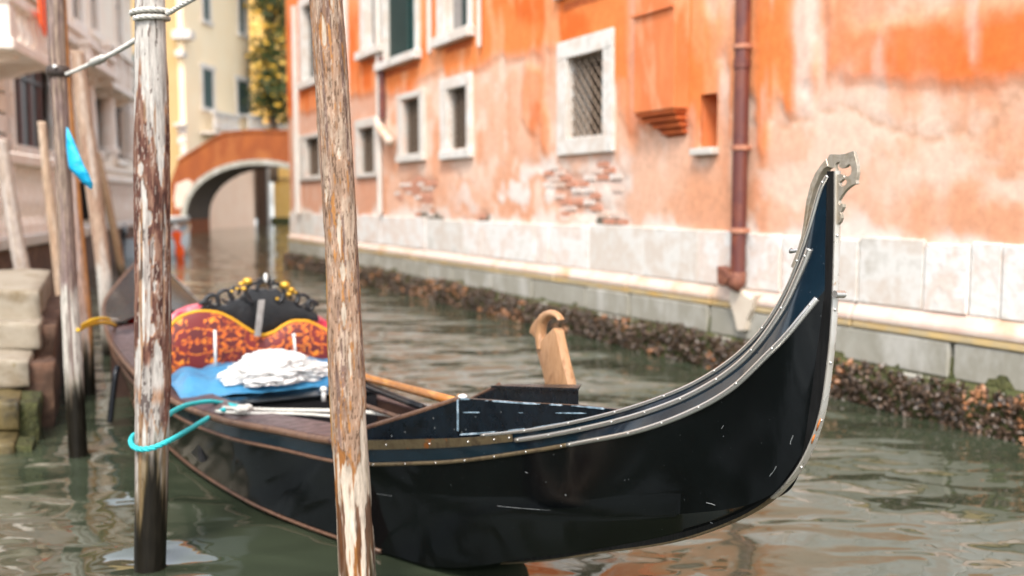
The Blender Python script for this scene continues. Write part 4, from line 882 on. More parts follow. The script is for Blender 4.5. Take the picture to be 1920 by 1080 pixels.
# orange cloth hanging from that staff
out_l = [(326, 433), (340, 434), (340, 446), (338, 456), (345, 466), (346, 474), (344, 487), (338, 488), (331, 484), (328, 474), (329, 460), (324, 446), (320, 438)]
f = [atY(a, b, sy - .06) for a, b in out_l]; bk = [atY(a, b, sy + .07) for a, b in out_l]
mb = MB(); mb.prism(f, bk); tag(build('orange_cloth', mb, M['orange'], None, loc=f[0], bevel=.02, seg=2, smooth=True), 'bright orange cloth hanging below a white ball beyond the gondola', 'cloth')

# ================================================================== MOORING POSTS
def pole_mesh(path, rad, nth, step, style, seed):
    P = smooth_path(path, 60); L = np.concatenate([[0], np.cumsum(np.linalg.norm(np.diff(P, axis=0), axis=1))]); n = max(30, int(L[-1] / step))
    t = np.linspace(0, L[-1], n); C = np.stack([np.interp(t, L, P[:, k]) for k in range(3)], 1)
    R = np.interp(C[:, 2], [p[2] for p in path], rad); th = np.linspace(0, 2 * math.pi, nth, endpoint=False)
    TH, Z = np.meshgrid(th, C[:, 2]); RR = np.repeat(R[:, None], nth, 1)
    col, off, rough = style(TH, Z, seed)
    rr = RR + off
    V = np.stack([C[:, 0][:, None] + rr * np.cos(TH), C[:, 1][:, None] + rr * np.sin(TH), Z], -1)
    mb = MB(); mb.grid(V, wrap=True); k = len(mb.v); mb.f.append(tuple(range(nth))[::-1]); mb.f.append(tuple(range(k - nth, k)))
    c = np.concatenate([col, rough[..., None]], -1).reshape(-1, 4)
    return mb, c
def qn(TH, Z, k, kz, o, seed): return fbm(np.stack([np.cos(TH) * k, np.sin(TH) * k, Z * kz], -1), o, seed)
def adiff(TH, a): return np.abs((TH - a + math.pi) % (2 * math.pi) - math.pi)
def wetness(Z, TH, seed, lvl, rag): return 1 - sst(-.10, .13, Z - lvl + (qn(TH, Z, 2.6, 1.2, 5, seed + 90) - .5) * rag * 1.5)
def wet_mix(col, off, rough, wet):
    col = mixc(col, (0.10, 0.075, 0.03), wet ** .5 * .7); col = mixc(col, (0.012, 0.010, 0.007), wet ** 1.6); rough = rough * (1 - wet) + .35 * wet; return col, off, rough
def style_front(TH, Z, s):
    a = qn(TH, Z, 2.2, 7, 5, s) - .5; v = qn(TH, Z, 3.4, 2.4, 5, s + 1) - .5; f = qn(TH, Z, 7, 16, 5, s + 2) - .5; b = qn(TH, Z, 1.4, 3.0, 4, s + 3) - .5; ff = qn(TH, Z, 14, 42, 4, s + 5) - .5
    bark = np.zeros(TH.shape + (3,)); bark[:] = (0.42, 0.305, 0.235)
    bark = mixc(bark, (0.50, 0.41, 0.34), sst(-.02, .16, a)); bark = mixc(bark, (0.34, 0.20, 0.12), sst(.02, .16, f + .5 * v) * .8); bark = mixc(bark, (0.20, 0.145, 0.14), sst(.06, .17, v + .4 * b) * .85); bark = mixc(bark, (0.56, 0.48, 0.41), sst(.10, .20, ff + .4 * a) * .7)
    bark = mixc(bark, (0.13, 0.085, 0.06), sst(.13, .21, -ff - .3 * f) * .8); bark = mixc(bark, (0.50, 0.25, 0.08), sst(.19, .25, f - .5 * a) * .8)
    # ochre stripped edge on the shaded left flank
    och = (1 - sst(.16, .34, adiff(TH, math.radians(-163)) + .35 * np.abs(b))) * sst(.62, .72, Z + a * .2) * (1 - sst(1.18, 1.36, Z + a * .3)); bark = mixc(bark, (0.50, 0.27, 0.05), och * .9)
    wood = np.zeros_like(bark); wood[:] = (0.66, 0.62, 0.56); wood = mixc(wood, (0.54, 0.49, 0.42), sst(.0, .2, v)); wood = mixc(wood, (0.36, 0.17, 0.06), sst(.11, .17, v * .8 + .7 * (qn(TH, Z, 3.2, 4.5, 4, s + 7) - .5)))
    low = sst(-.03, .03, .70 + .10 * np.sin(TH * 1.0 + 1.0) - Z + a * .34 + b * .2)
    knots = np.zeros_like(Z)
    for (ang, z, rt, rz) in ((-98, 2.07, .26, .075), (-80, 1.27, .20, .052), (-70, 1.66, .12, .03), (-84, 1.40, .17, .10), (-60, 2.24, .26, .12), (-130, 1.52, .13, .04), (-82, 1.13, .16, .06), (-68, .97, .1, .08)):
        dd = (adiff(TH, math.radians(ang)) / rt) ** 2 + ((Z - z) / rz + .25 * np.sign(Z - z) * 0) ** 2; tear = 1 + 1.2 * np.clip((Z - z) / rz, 0, 1)
        knots = np.maximum(knots, 1 - sst(.75, 1.1, np.sqrt(dd) * tear + .4 * f))
    bare = np.maximum(low, knots)
    edge = sst(.02, .4, bare) * (1 - sst(.5, .95, bare))
    col = bark * (1 - bare[..., None]) + wood * bare[..., None]; col = mixc(col, (0.42, 0.19, 0.05), edge * .7)
    dark = sst(.02, .09, .40 - Z + a * .5 + v * .7) * sst(.03, .09, v + .25 * b + .04); col = mixc(col, (0.13, 0.06, 0.03), dark * .9)
    off = (1 - bare) * (.0045 + .004 * f + .003 * ff) + bare * (.0015 * v) - .004 * dark + .006 * b
    rough = np.full_like(Z, .85)
    return wet_mix(col * np.array([.80, .71, .63]), off, rough, wetness(Z, TH, s, .10, .3))
def style_second(TH, Z, s):
    a = qn(TH, Z, 2.0, 4, 5, s) - .5; v = qn(TH, Z, 3.0, 1.6, 5, s + 1) - .5; f = qn(TH, Z, 6, 14, 5, s + 2) - .5; b = qn(TH, Z, 1.3, 2.2, 4, s + 3) - .5; ff = qn(TH, Z, 12, 36, 4, s + 5) - .5
    bark = np.zeros(TH.shape + (3,)); bark[:] = (0.185, 0.085, 0.062); bark = mixc(bark, (0.30, 0.17, 0.12), sst(.0, .16, f)); bark = mixc(bark, (0.09, 0.042, 0.034), sst(.04, .16, -f + .3 * v)); bark = mixc(bark, (0.48, 0.38, 0.32), sst(.15, .22, ff + .5 * a) * .8)
    lich = sst(.02, .1, .92 - Z + a * .25) * (1 - sst(.4, .75, adiff(TH, math.radians(-78)) + v)); lc = np.zeros_like(bark); lc[:] = (0.48, 0.44, 0.40); lc = mixc(lc, (0.14, 0.11, 0.10), sst(.0, .12, ff + .4 * f)); bark = bark * (1 - lich[..., None]) + lc * lich[..., None]
    wood = np.zeros_like(bark); wood[:] = (0.64, 0.60, 0.55); wood = mixc(wood, (0.46, 0.40, 0.36), sst(.0, .18, v + .3 * f)); wood = mixc(wood, (0.40, 0.24, 0.14), sst(.12, .2, -v + .3 * a))
    topz = 1.84 + .16 * np.sin(3 * TH + .6) + .5 * v
    bare = sst(-.05, .05, Z - topz)
    big = qn(TH, Z, 1.5, 1.7, 2, s + 40) - .5 + .22 * (qn(TH, Z, 4.5, 5, 2, s + 41) - .5); streak = sst(.075, .095, big) * sst(.65, .8, Z); bare = np.maximum(bare, streak)
    right = .0 + (1 - sst(.10, .22, adiff(TH, math.radians(-32)) + .5 * np.abs(a) + .8 * np.abs(v))) * sst(.9, 1.1, Z) * (1 - sst(1.55, 1.75, Z)); bare = np.maximum(bare, right)
    left = (1 - sst(.1, .26, adiff(TH, math.radians(-160)) + .6 * np.abs(b))) * (1 - sst(1.25, 1.45, Z)); bare = np.maximum(bare, left)
    for (ang, z, rt, rz) in ((-108, 1.62, .22, .032), (-80, 1.43, .16, .035), (-95, 1.2, .2, .05), (-72, .99, .2, .03), (-86, 1.06, .22, .06), (-64, 1.16, .12, .03), (-112, 1.30, .16, .13), (-70, 1.30, .14, .07), (-100, 1.02, .15, .09), (-58, .90, .16, .06), (-118, .86, .2, .05)):
        bare = np.maximum(bare, 1 - sst(.7, 1.1, np.sqrt((adiff(TH, math.radians(ang)) / rt) ** 2 + ((Z - z) / rz) ** 2) + .5 * f))
    lowb = sst(-.03, .03, .66 + .06 * np.sin(2 * TH) - Z + v * .2); bare = np.maximum(bare, lowb)
    col = bark * (1 - bare[..., None]) + wood * bare[..., None]; col = mixc(col, (0.45, 0.20, 0.07), sst(.05, .4, bare) * (1 - sst(.5, .95, bare)) * .6)
    pits = sst(.16, .2, f + .5 * a) * bare; col = mixc(col, (0.10, 0.07, 0.06), pits * .8)
    tide = sst(-.02, .03, .56 - Z + v * .35); col = mixc(col, (0.22, 0.15, 0.07), tide * sst(-.08, .08, .02 - v) * .85)
    off = (1 - bare) * (.005 + .004 * f) + bare * .002 * v + .006 * b
    return wet_mix(col * .76, off, np.full_like(Z, .85), wetness(Z, TH, s, .37, .55))
def style_plain(c1, c2, c3, wetl, lowwhite=None, orange=None):
    def st(TH, Z, s):
        a = qn(TH, Z, 2.0, 4, 4, s) - .5; v = qn(TH, Z, 3.0, 1.4, 4, s + 1) - .5; f = qn(TH, Z, 6, 12, 4, s + 2) - .5; b = qn(TH, Z, 1.3, 2, 3, s + 3) - .5
        col = np.zeros(TH.shape + (3,)); col[:] = c1; col = mixc(col, c2, sst(-.02, .15, a + .4 * f)); col = mixc(col, c3, sst(.02, .14, v + .3 * b))
        if orange is not None: col = mixc(col, (0.55, 0.24, 0.07), (1 - sst(.4, .75, adiff(TH, math.radians(-12)) + a)) * orange)
        if lowwhite is not None: col = mixc(col, (0.66, 0.61, 0.54), sst(-.03, .03, lowwhite - Z + v * .3 + a * .2) * (1 - sst(.1, .16, v)))
        return wet_mix(col * .74, .003 * f + .006 * b, np.full_like(Z, .85), wetness(Z, TH, s, wetl, .3))
    return st
POSTMAT = attr_mat('mooring_post_timber', spec=.14, rough_attr=True, fine=60, stretch=(1, 1, .18), amount=.45, bump=.6, bdist=.004)
def post(label, pix, Y, widths, style, nth, step, seed, zbot=-.6, zext=None, Y2=None):
    pts = []; rad = []
    for i, ((x, y), w) in enumerate(zip(pix, widths)):
        yy = Y if Y2 is None else Y + (Y2 - Y) * i / (len(pix) - 1)
        p = atY(x, y, yy); pts.append(p); dep = p[1] * CT - (p[2] - CAMH) * ST; rad.append(w / 2 / FPX * dep)
    if zext is not None:   # carry on above the frame in the same line
        d = pts[0] - pts[1]; d /= d[2]; pts.insert(0, pts[0] + d * (zext - pts[0][2])); rad.insert(0, rad[0] * .97)
    d = pts[-1] - pts[-2]; d /= d[2]; pts.append(pts[-1] + d * (zbot - pts[-1][2])); rad.append(rad[-1])
    pts = pts[::-1]; rad = rad[::-1]
    mb, c = pole_mesh(pts, rad, nth, step, style, seed)
    o = build('mooring_post', mb, POSTMAT, None, smooth=True, loc=pts[0], col=c)
    return tag(o, label, 'mooring post', 'wooden mooring posts on the near bank'), pts, rad
post_front, pf_p, pf_r = post('thick barky mooring post crossing in front of the middle of the gondola', [(611, 0), (628, 250), (642, 500), (650, 700), (660, 880), (670, 1080)], 3.4, [57, 57, 56, 63, 65, 69], style_front, 110, .0042, 3, zext=3.1)
post_two, p2_p, p2_r = post('red brown mooring post with grey top, wound with white rope', [(281, 0), (284, 250), (286, 500), (285, 800), (281, 1080)], 3.96, [54, 60, 61, 62, 57], style_second, 96, .005, 31, zext=2.75)
p3s = style_plain((0.40, 0.30, 0.23), (0.30, 0.22, 0.20), (0.22, 0.15, 0.13), .40, lowwhite=.95)
post_three, p3_p, p3_r = post('leaning grey mooring post with a black band and white foot', [(103, 0), (109, 130), (116, 260), (124, 420), (130, 550), (137, 670), (142, 760), (147, 858)], 5.75, [31, 30, 28, 28, 31, 34, 33, 33], p3s, 48, .01, 51, zext=3.4)
post('slim mooring post close behind the black-banded one, orange down one side', [(113, 0), (122, 150), (137, 330), (150, 480), (160, 610), (166, 740)], 7.6, [20, 20, 22, 22, 24, 26], style_plain((0.36, 0.24, 0.19), (0.46, 0.36, 0.32), (0.26, 0.16, 0.13), .35, lowwhite=None, orange=.9), 32, .02, 61, zext=3.6)
post('round-topped leaning mooring post behind the blue plastic bag', [(145, 96), (155, 190), (170, 310), (184, 420), (196, 520), (202, 600)], 9.6, [24, 27, 30, 28, 27, 27], style_plain((0.52, 0.37, 0.27), (0.42, 0.27, 0.19), (0.62, 0.52, 0.44), .15, lowwhite=.9), 28, .03, 71)
post('slender tan pole slanting beside the motorboat outboard', [(181, 285), (196, 350), (212, 428)], 19.0, [14, 15, 15], style_plain((0.56, 0.37, 0.22), (0.48, 0.29, 0.16), (0.60, 0.44, 0.30), .2), 16, .06, 81)
post('smooth tan pole with rounded top before the palazzo window', [(78, 228), (87, 320), (99, 420), (110, 520)], 10.0, [15, 16, 18, 18], style_plain((0.60, 0.43, 0.30), (0.54, 0.36, 0.24), (0.66, 0.52, 0.40), -.5), 20, .04, 91)
post('pale leaning post standing behind the top stone step', [(3, 262), (15, 350), (29, 440), (42, 505)], 11.5, [22, 24, 27, 29], style_plain((0.60, 0.50, 0.42), (0.54, 0.42, 0.33), (0.66, 0.58, 0.52), -.5), 24, .04, 95)

# black band on the third post, blue plastic bag, ropes
c = atY(109, 134, 5.75); mb = MB(); mb.lathe(c, [(.052, -.03), (.062, -.026), (.064, .0), (.060, .024), (.052, .03)], 20); build('band', mb, M['iron'], post_three, smooth=True, loc=Vector(c.tolist()) - Vector(p3_p[0].tolist()))
mb = MB(); mb.tube([atY(101, 122, 5.68), atY(104, 127, 5.68)], .012, 8); build('band_clasp', mb, M['white'], post_three)
bagpx = [(125, 238), (131, 247), (140, 268), (150, 292), (159, 313), (167, 328), (174, 344), (171, 355), (160, 346), (150, 336), (140, 329), (131, 318), (127, 296), (124, 262)]
def bag():
    n = 12; rows = []
    left = smooth_path([atY(125, 238, 5.70), atY(124, 262, 5.69), atY(127, 296, 5.69), atY(132, 318, 5.68), atY(147, 334, 5.68), atY(160, 346, 5.69), atY(171, 355, 5.7)], 24)
    right = smooth_path([atY(127, 240, 5.70), atY(136, 258, 5.68), atY(145, 280, 5.67), atY(155, 304, 5.66), atY(164, 322, 5.67), atY(170, 334, 5.68), atY(174, 345, 5.7)], 24)
    F = []
    for i in range(24):
        ring = []
        for k in range(16):
            a = 2 * math.pi * k / 16; u = .5 - .5 * math.cos(a); q = left[i] * (1 - u) + right[i] * u; w = np.linalg.norm(right[i] - left[i])
            nn = (fbm(np.array([[q[0] * 30, q[2] * 26, k * .7]]), 3, 4)[0] - .5) * .03
            ring.append(q + np.array([0, -math.sin(a) * (.008 + .22 * w) + nn, 0]))
        F.append(ring)
    mb = MB(); mb.grid(F, wrap=True); mb.f.append(tuple(range(16))[::-1]); mb.f.append(tuple(range(23 * 16, 24 * 16)))
    tag(build('plastic_bag', mb, M['bag'], None, smooth=True, loc=left[0]), 'bright blue plastic bag snagged on the black-banded post', 'bag')
bag()
def rope(name, pts, r, m, label, cat='rope', n=80, group=None, twist=True):
    P = smooth_path(pts, n); mb = MB()
    if twist:
        L = np.concatenate([[0], np.cumsum(np.linalg.norm(np.diff(P, axis=0), axis=1))]); nq = int(min(900, max(40, L[-1] / (r * .75)))); t = np.linspace(0, L[-1], nq)
        Q = np.stack([np.interp(t, L, P[:, k]) for k in range(3)], 1); T = np.gradient(Q, axis=0); T /= np.linalg.norm(T, axis=1)[:, None]
        u = np.cross(T, np.array([.13, .21, .97])); u /= np.linalg.norm(u, axis=1)[:, None]; w = np.cross(T, u)
        for k in range(3):
            a = t / r * .95 + 2 * math.pi * k / 3; mb.tube(Q + (.46 * r) * (np.cos(a)[:, None] * u + np.sin(a)[:, None] * w), r * .58, 6)
    else: mb.tube(P, r, 10)
    return tag(build(name, mb, m, None, smooth=True, loc=P[0]), label, cat, group)
def around(px, py, Y, r, a0, a1, n=14, drop=0.0):
    c = atY(px, py, Y); out = []
    for k in range(n + 1):
        a = math.radians(a0 + (a1 - a0) * k / n); out.append(c + np.array([r * math.cos(a), r * math.sin(a), -drop * k / n]))
    return out
rr1 = .0712
coil = around(281, 20, 3.96, rr1 - .004, 20, -360 + 20 - 150, 44, .038)
up = [atY(372, -8, 3.76), atY(340, 10, 3.82), atY(316, 24, 3.90)]
rope('tether_rope', up + coil[1:] , .0105, M['rope_w'], 'white rope wound twice round the top of the red brown post', n=200)
rope('tether_rope', [atY(256, 74, 4.02), atY(230, 90, 4.3), atY(200, 106, 4.75), atY(165, 122, 5.25), atY(140, 133, 5.6), atY(124, 139, 5.69)], .011, M['rope_w'], 'white rope stretched from the red brown post to the black band')
mb = MB()
mb.tube(smooth_path([atY(196, 108, 4.80), atY(188, 112, 4.92), atY(178, 116, 5.06), atY(168, 121, 5.21)], 12), [.011, .017, .021, .018, .019, .022, .019, .017, .020, .018, .014, .011], 10)
tag(build('rope_splice', mb, M['rope_w'], None, smooth=True, loc=atY(178, 118, 5.2)), 'thick spliced knot halfway along the stretched white rope', 'rope')

# ================================================================== GONDOLA
GB = np.array([.805, 2.5]); GT = np.array([-4.15, 11.5]); GL = 10.27
gd = (GT - GB) / np.linalg.norm(GT - GB); gn = np.array([gd[1], -gd[0]])
def pchip(x, y, xq):
    x = np.array(x, float); y = np.array(y, float); h = np.diff(x); m = np.diff(y) / h; t = np.zeros(len(x))
    for i in range(1, len(x) - 1):
        if m[i - 1] * m[i] > 0: w1 = 2 * h[i] + h[i - 1]; w2 = h[i] + 2 * h[i - 1]; t[i] = (w1 + w2) / (w1 / m[i - 1] + w2 / m[i])
    t[0] = m[0]; t[-1] = m[-1]; xq = np.clip(np.asarray(xq, float), x[0], x[-1]); i = np.clip(np.searchsorted(x, xq) - 1, 0, len(h) - 1); u = (xq - x[i]) / h[i]
    return ((1 + 2 * u) * (1 - u) ** 2) * y[i] + u * (1 - u) ** 2 * h[i] * t[i] + u * u * (3 - 2 * u) * y[i + 1] + u * u * (u - 1) * h[i] * t[i + 1]
G = np.array([(.008, .009, 1.563), (.03, .010, 1.53), (.065, .011, 1.425), (.125, .017, 1.27), (.22, .028, 1.13), (.40, .045, .99), (.60, .07, .89), (.86, .113, .79), (1.19, .18, .69), (1.64, .285, .59), (2.14, .47, .51), (2.55, .555, .478), (2.99, .68, .455), (3.75, .765, .435), (4.6, .80, .44), (5.6, .80, .475), (6.8, .75, .62), (8.2, .5, .75), (9.3, .22, .9), (10.0, .07, 1.0), (10.27, .012, 1.05)])
Gc = np.array([(.008, .012, 1.275), (.05, .040, 1.205), (.084, .055, 1.155), (.14, .066, 1.095), (.257, .080, .985), (.41, .097, .892), (.6, .112, .807), (.889, .115, .711), (1.12, .155, .637), (1.67, .26, .485), (2.1, .43, .41), (2.55, .535, .38), (2.99, .66, .36), (3.75, .75, .34), (4.6, .785, .345), (5.6, .785, .38), (6.8, .73, .51), (8.2, .48, .64), (9.3, .2, .78), (10.0, .06, .9), (10.27, .012, .95)])
Gm = np.array([(.055, .010, .86), (.155, .032, .71), (.403, .068, .6), (.704, .09, .518), (1.23, .16, .41), (1.72, .26, .33), (2.4, .45, .24), (3, .62, .2), (4, .72, .18), (5, .74, .18), (7, .63, .25), (8.5, .35, .4), (9.6, .11, .62), (10.25, .012, .8)])
Gk = np.array([(.080, .009, .818), (.135, .009, .750), (.21, .010, .676), (.45, .010, .532), (.8, .014, .378), (1.24, .035, .205), (1.85, .22, 0.02), (2.4, .41, .015), (3, .57, .025), (4, .67, .03), (5, .69, .03), (7, .56, .05), (8.5, .28, .12), (9.6, .08, .35), (10.2, .012, .6)])
FARO = np.array([(0, .01), (1.19, .10), (1.64, .24), (2.1, .30), (2.7, .26), (3.05, .22), (3.85, .18), (5, .15), (6.5, .12), (8, .08), (9.33, .02), (10, -.03), (10.27, .005)])
FARZ = np.array([(0, 0), (1.2, 0), (1.64, -.0), (2.1, -.02), (2.7, -.045), (3.5, -.06), (5, -.07), (6.5, -.16), (8, -.23), (9.33, -.18), (10.1, -.05), (10.27, 0)])
def ob(s): return -.22 * np.sin(np.pi * np.asarray(s, float) / GL)
def bw(s, off, z):
    s = np.asarray(s, float); off = np.asarray(off, float); return np.stack([GB[0] + gd[0] * s + gn[0] * off, GB[1] + gd[1] * s + gn[1] * off, np.asarray(z, float) + 0 * s], -1)
def near_off(tab, s): return ob(s) - pchip(tab[:, 0], tab[:, 1], s)
def near_z(tab, s): return pchip(tab[:, 0], tab[:, 2], s)
def far_off(tab, s):
    hb = pchip(tab[:, 0], tab[:, 1], s); hg = pchip(G[:, 0], G[:, 1], s); w = np.maximum(pchip(FARO[:, 0], FARO[:, 1], s) - ob(s), .008)
    bl = sst(.2, .8, s); return ob(s) + hb * (1 - bl) + bl * w * hb / np.maximum(hg, .006)
def far_z(tab, s): return near_z(tab, s) + pchip(FARZ[:, 0], FARZ[:, 1], s)
def ncurve(tab, s): return bw(s, near_off(tab, s), near_z(tab, s))
def fcurve(tab, s): return bw(s, far_off(tab, s), far_z(tab, s))
def onO(x, y, off): r = ray(x, y); t = (off + GB @ gn) / (r[:2] @ gn); P = r * t + O; return np.array([(P[:2] - GB) @ gd, P[2]])
def onS(x, y, s): r = ray(x, y); c = GB + gd * s; t = (c @ gd) / (r[:2] @ gd); P = r * t + O; return np.array([(P[:2] - GB) @ gn, P[2]])
fr = np.linspace(0, 1, 171) ** 1.9
def stations(tab): return tab[0, 0] + (tab[-1, 0] - tab[0, 0]) * fr
gond = thing('gondola', 'long black gondola with polished metal strips and a curled steel prow', 'gondola', bw(4.5, -.3, 0))
def hull():
    Rn = {k: ncurve(t, stations(t)) for k, t in (('g', G), ('c', Gc), ('m', Gm), ('k', Gk))}; Rf = {k: fcurve(t, stations(t)) for k, t in (('g', G), ('c', Gc), ('m', Gm), ('k', Gk))}
    def half(R):
        rows = [R['g'], (R['g'] * 2 + R['c']) / 3, (R['g'] + R['c'] * 2) / 3, R['c']]
        for t in (.25, .5, .75, 1): rows.append(R['c'] * (1 - t) + R['m'] * t)
        for t in (.25, .5, .75, 1): rows.append(R['m'] * (1 - t) + R['k'] * t)
        return rows
    hn, hf = half(Rn), half(Rf); mm_ = (hn[-1] + hf[-1]) / 2; mm_[:, 2] -= .2 * sst(1.4, 2.4, stations(Gk)) * (1 - sst(8, 9.5, stations(Gk))); mid = [mm_]
    rows = hn[3:] + mid + hf[:2:-1]; P = np.stack(rows, 1); mb = MB(); mb.grid(P); build('hull', mb, M['hull'], gond, smooth=True, crease=math.radians(40))
    for hh in (hn, hf): mb = MB(); mb.grid(np.stack(hh[:4], 1)); build('sheer_plank', mb, M['sky_tint'], gond, smooth=True)  # top strake split from the hull to carry the painted sky sheen
hull()
def deck(name, s0, s1, m, drop=.006, camber=.03, inset=.004, n=70):
    s = np.linspace(s0 ** .5, s1 ** .5, n) ** 2; a = np.stack([near_off(G, s) + inset, near_z(G, s) - drop], -1); b = np.stack([far_off(G, s) - inset, far_z(G, s) - drop], -1); P = []
    for t in np.linspace(0, 1, 13):
        w = np.abs(b[:, 0] - a[:, 0]); P.append(bw(s, a[:, 0] * (1 - t) + b[:, 0] * t, a[:, 1] * (1 - t) + b[:, 1] * t + camber * w * 4 * t * (1 - t)))
    mb = MB(); mb.grid(np.stack(P, 0)); return build(name, mb, m, gond, smooth=True)
deck('foredeck', .035, 2.10, M['blackwood']); deck('aft_deck', 6.2, 10.25, M['blackwood'], camber=.16)
def ribbon(name, s, oa, za, ob_, zb, m, thick=.012):
    A = bw(s, oa, za); B_ = bw(s, ob_, zb); dn = np.array([0, 0, -thick]); mb = MB(); mb.grid(np.stack([A, B_, B_ + dn, A + dn, A], 0)); return build(name, mb, m, gond)
s = np.linspace(2.09, 6.22, 60)
ribbon('side_deck', s, near_off(G, s) + .012, near_z(G, s) + .006, near_off(G, s) + .20, near_z(G, s) + .014, M['deckwood']); ribbon('side_deck', s, far_off(G, s) - .012, far_z(G, s) + .004, far_off(G, s) - .10, far_z(G, s) + .008, M['deckwood'])
mb = MB(); A = bw(s, near_off(G, s) + .195, near_z(G, s) + .0); mb.grid(np.stack([A, bw(s, near_off(G, s) + .195, 0 * s + .12)], 0)); build('inner_side', mb, M['floorwood'], gond)
mb = MB(); mb.grid(np.stack([bw(s, far_off(G, s) - .095, far_z(G, s)), bw(s, far_off(G, s) - .095, 0 * s + .12)], 0)); build('inner_side', mb, M['floorwood'], gond)
nb_ = 6
for k in range(nb_):
    t0, t1 = k / nb_ + .006, (k + 1) / nb_ - .006; a, b = near_off(G, s) + .19, far_off(G, s) - .09
    ribbon('floor_plank', s, a * (1 - t0) + b * t0, 0 * s + .13, a * (1 - t1) + b * t1, 0 * s + .13, M['floorwood'], .02)
for sx, nm in ((2.08, 'bulkhead'), (6.2, 'bulkhead')):
    a, b = float(near_off(G, sx)) + .02, float(far_off(G, sx)) - .02; za, zb = float(near_z(G, sx)) + .003, float(far_z(G, sx)) + .003; mb = MB()
    mb.hexa([bw(sx, a, .0), bw(sx, b, .0), bw(sx + .025, b, .0), bw(sx + .025, a, .0), bw(sx, a, za), bw(sx, b, zb), bw(sx + .025, b, zb), bw(sx + .025, a, za)]); build(nm, mb, M['floorwood'], gond)

# metal strips along the sheer
def strip_path(s0, s1, t, out, n, far=False, lift=0.0):
    s = s0 + (s1 - s0) * np.linspace(0, 1, n) ** 1.6
    # same fraction along both bounding lines so that the strip follows the bow upward
    f = lambda tab, q: tab[0, 0] + (tab[-1, 0] - tab[0, 0]) * (q - G[0, 0]) / (G[-1, 0] - G[0, 0])
    sg, sc = f(G, s), f(Gc, s)
    if not far: P = ncurve(G, sg) * (1 - t) + ncurve(Gc, sc) * t; P[:, :2] -= gn * out
    else: P = fcurve(G, sg) * (1 - t) + fcurve(Gc, sc) * t; P[:, :2] += gn * out
    P[:, 2] += lift; return P
def strip(name, s0, s1, t, r, m, out=.003, n=90, far=False, rivets=0, lift=0., flat=None):
    P = strip_path(s0, s1, t, out, n, far, lift); mb = MB(); mb.tube(P, r, 10); o = build(name, mb, m, gond, smooth=True)
    if rivets:
        L = np.concatenate([[0], np.cumsum(np.linalg.norm(np.diff(P, axis=0), axis=1))]); pr = None
        for k in range(rivets):
            l = .02 + (L[-1] - .04) * (k / (rivets - 1)); p = np.array([np.interp(l, L, P[:, j]) for j in range(3)]); p[:2] -= gn * r * .85 * (1 if not far else -1)
            if pr is None:
                mb = MB(); mb.ball((0, 0, 0), .0042, 8, 5); pr = build('rivet', mb, M['steel'], o, smooth=True)
                for v in pr.data.vertices: v.co += base_of(o)
                pr.location = Vector(p.tolist()) - base_of(o)
            else: share(pr, o, p)
    return o
sm = np.linspace(.42, 2.0, 400); A = ncurve(Gm, sm); A[:, :2] -= gn * .0006; wob = (fbm(np.stack([sm * 9, 0 * sm, 0 * sm], -1), 3, 6) - .5); A[:, 2] += wob * .006
gate = fbm(np.stack([sm * 5.0, 0 * sm + 3, 0 * sm], -1), 3, 16); mb = MB(); i = 0
while i < 399:
    j = i
    while j < 399 and gate[j] > .44: j += 1
    if j - i > 5: mb = MB(); mb.tube(A[i:j], np.clip(.0011 * (gate[i:j] - .42) * 8, .0002, .0008), 5); build('scraped_seam', mb, M['scratch'], gond)
    i = j + 1
strip('gunwale_strip', .012, 1.35, 0.0, .0068, M['steel'], out=.000, lift=.003, rivets=9)
strip('sheer_strip', .050, 1.18, .36, .0092, M['steel'], rivets=10)
strip('rubbing_strip', .022, .95, 1.0, .0088, M['steel'], rivets=8)
strip('rubbing_strip', .952, 1.95, 1.0, .0080, M['oldbrass'], rivets=7)
strip('rubbing_strip', 1.953, 10.0, 1.0, .0085, M['gunwood'])
strip('rubbing_strip', .03, 10.0, 1.0, .0085, M['oldbrass'], far=True); strip('gunwale_strip', .03, 10.2, 0.0, .0075, M['steel'], far=True, lift=.003)
sk = np.linspace(2.05, 7.5, 70); A = ncurve(Gk, sk); A[:, :2] -= gn * .004; A[:, 2] += .006; mb = MB(); mb.tube(A, .008, 8); build('chine_strip', mb, M['gunwood'], gond, smooth=True)
strip('gunwale_moulding', 2.12, 10.1, 0.10, .017, M['gunwood'], out=.004)
# flat bronze plate between the foredeck and the midships moulding
P0 = strip_path(1.19, 2.13, .02, .005, 40); P1 = strip_path(1.19, 2.13, .40, .005, 40); ins = np.zeros(3); ins[:2] = gn * .012
mb = MB(); mb.grid(np.stack([P0 + ins, P0, P1, P1 + ins], 0)); bp_ = build('bronze_plate', mb, M['oldbrass'], gond)
pr = None
for k in (3, 9, 16, 24, 31, 37):
    p = P0[k] * .5 + P1[k] * .5; p[:2] -= gn * .002
    if pr is None:
        mb = MB(); mb.ball((0, 0, 0), .0045, 8, 5); pr = build('rivet', mb, M['steel'], bp_, smooth=True)
        for v in pr.data.vertices: v.co += base_of(bp_)
        pr.location = Vector(p.tolist()) - base_of(bp_)
    else: share(pr, bp_, p)
# beads along the far edge of the foredeck
mb = MB()
for q in np.linspace(.55, 1.5, 44): mb.ball(fcurve(G, np.array([q]))[0] + np.array([0, 0, .010]), .006, 6, 4)
bd = build('bead_edging', mb, M['blackwood'], gond, smooth=True); bd['kind'] = 'stuff'

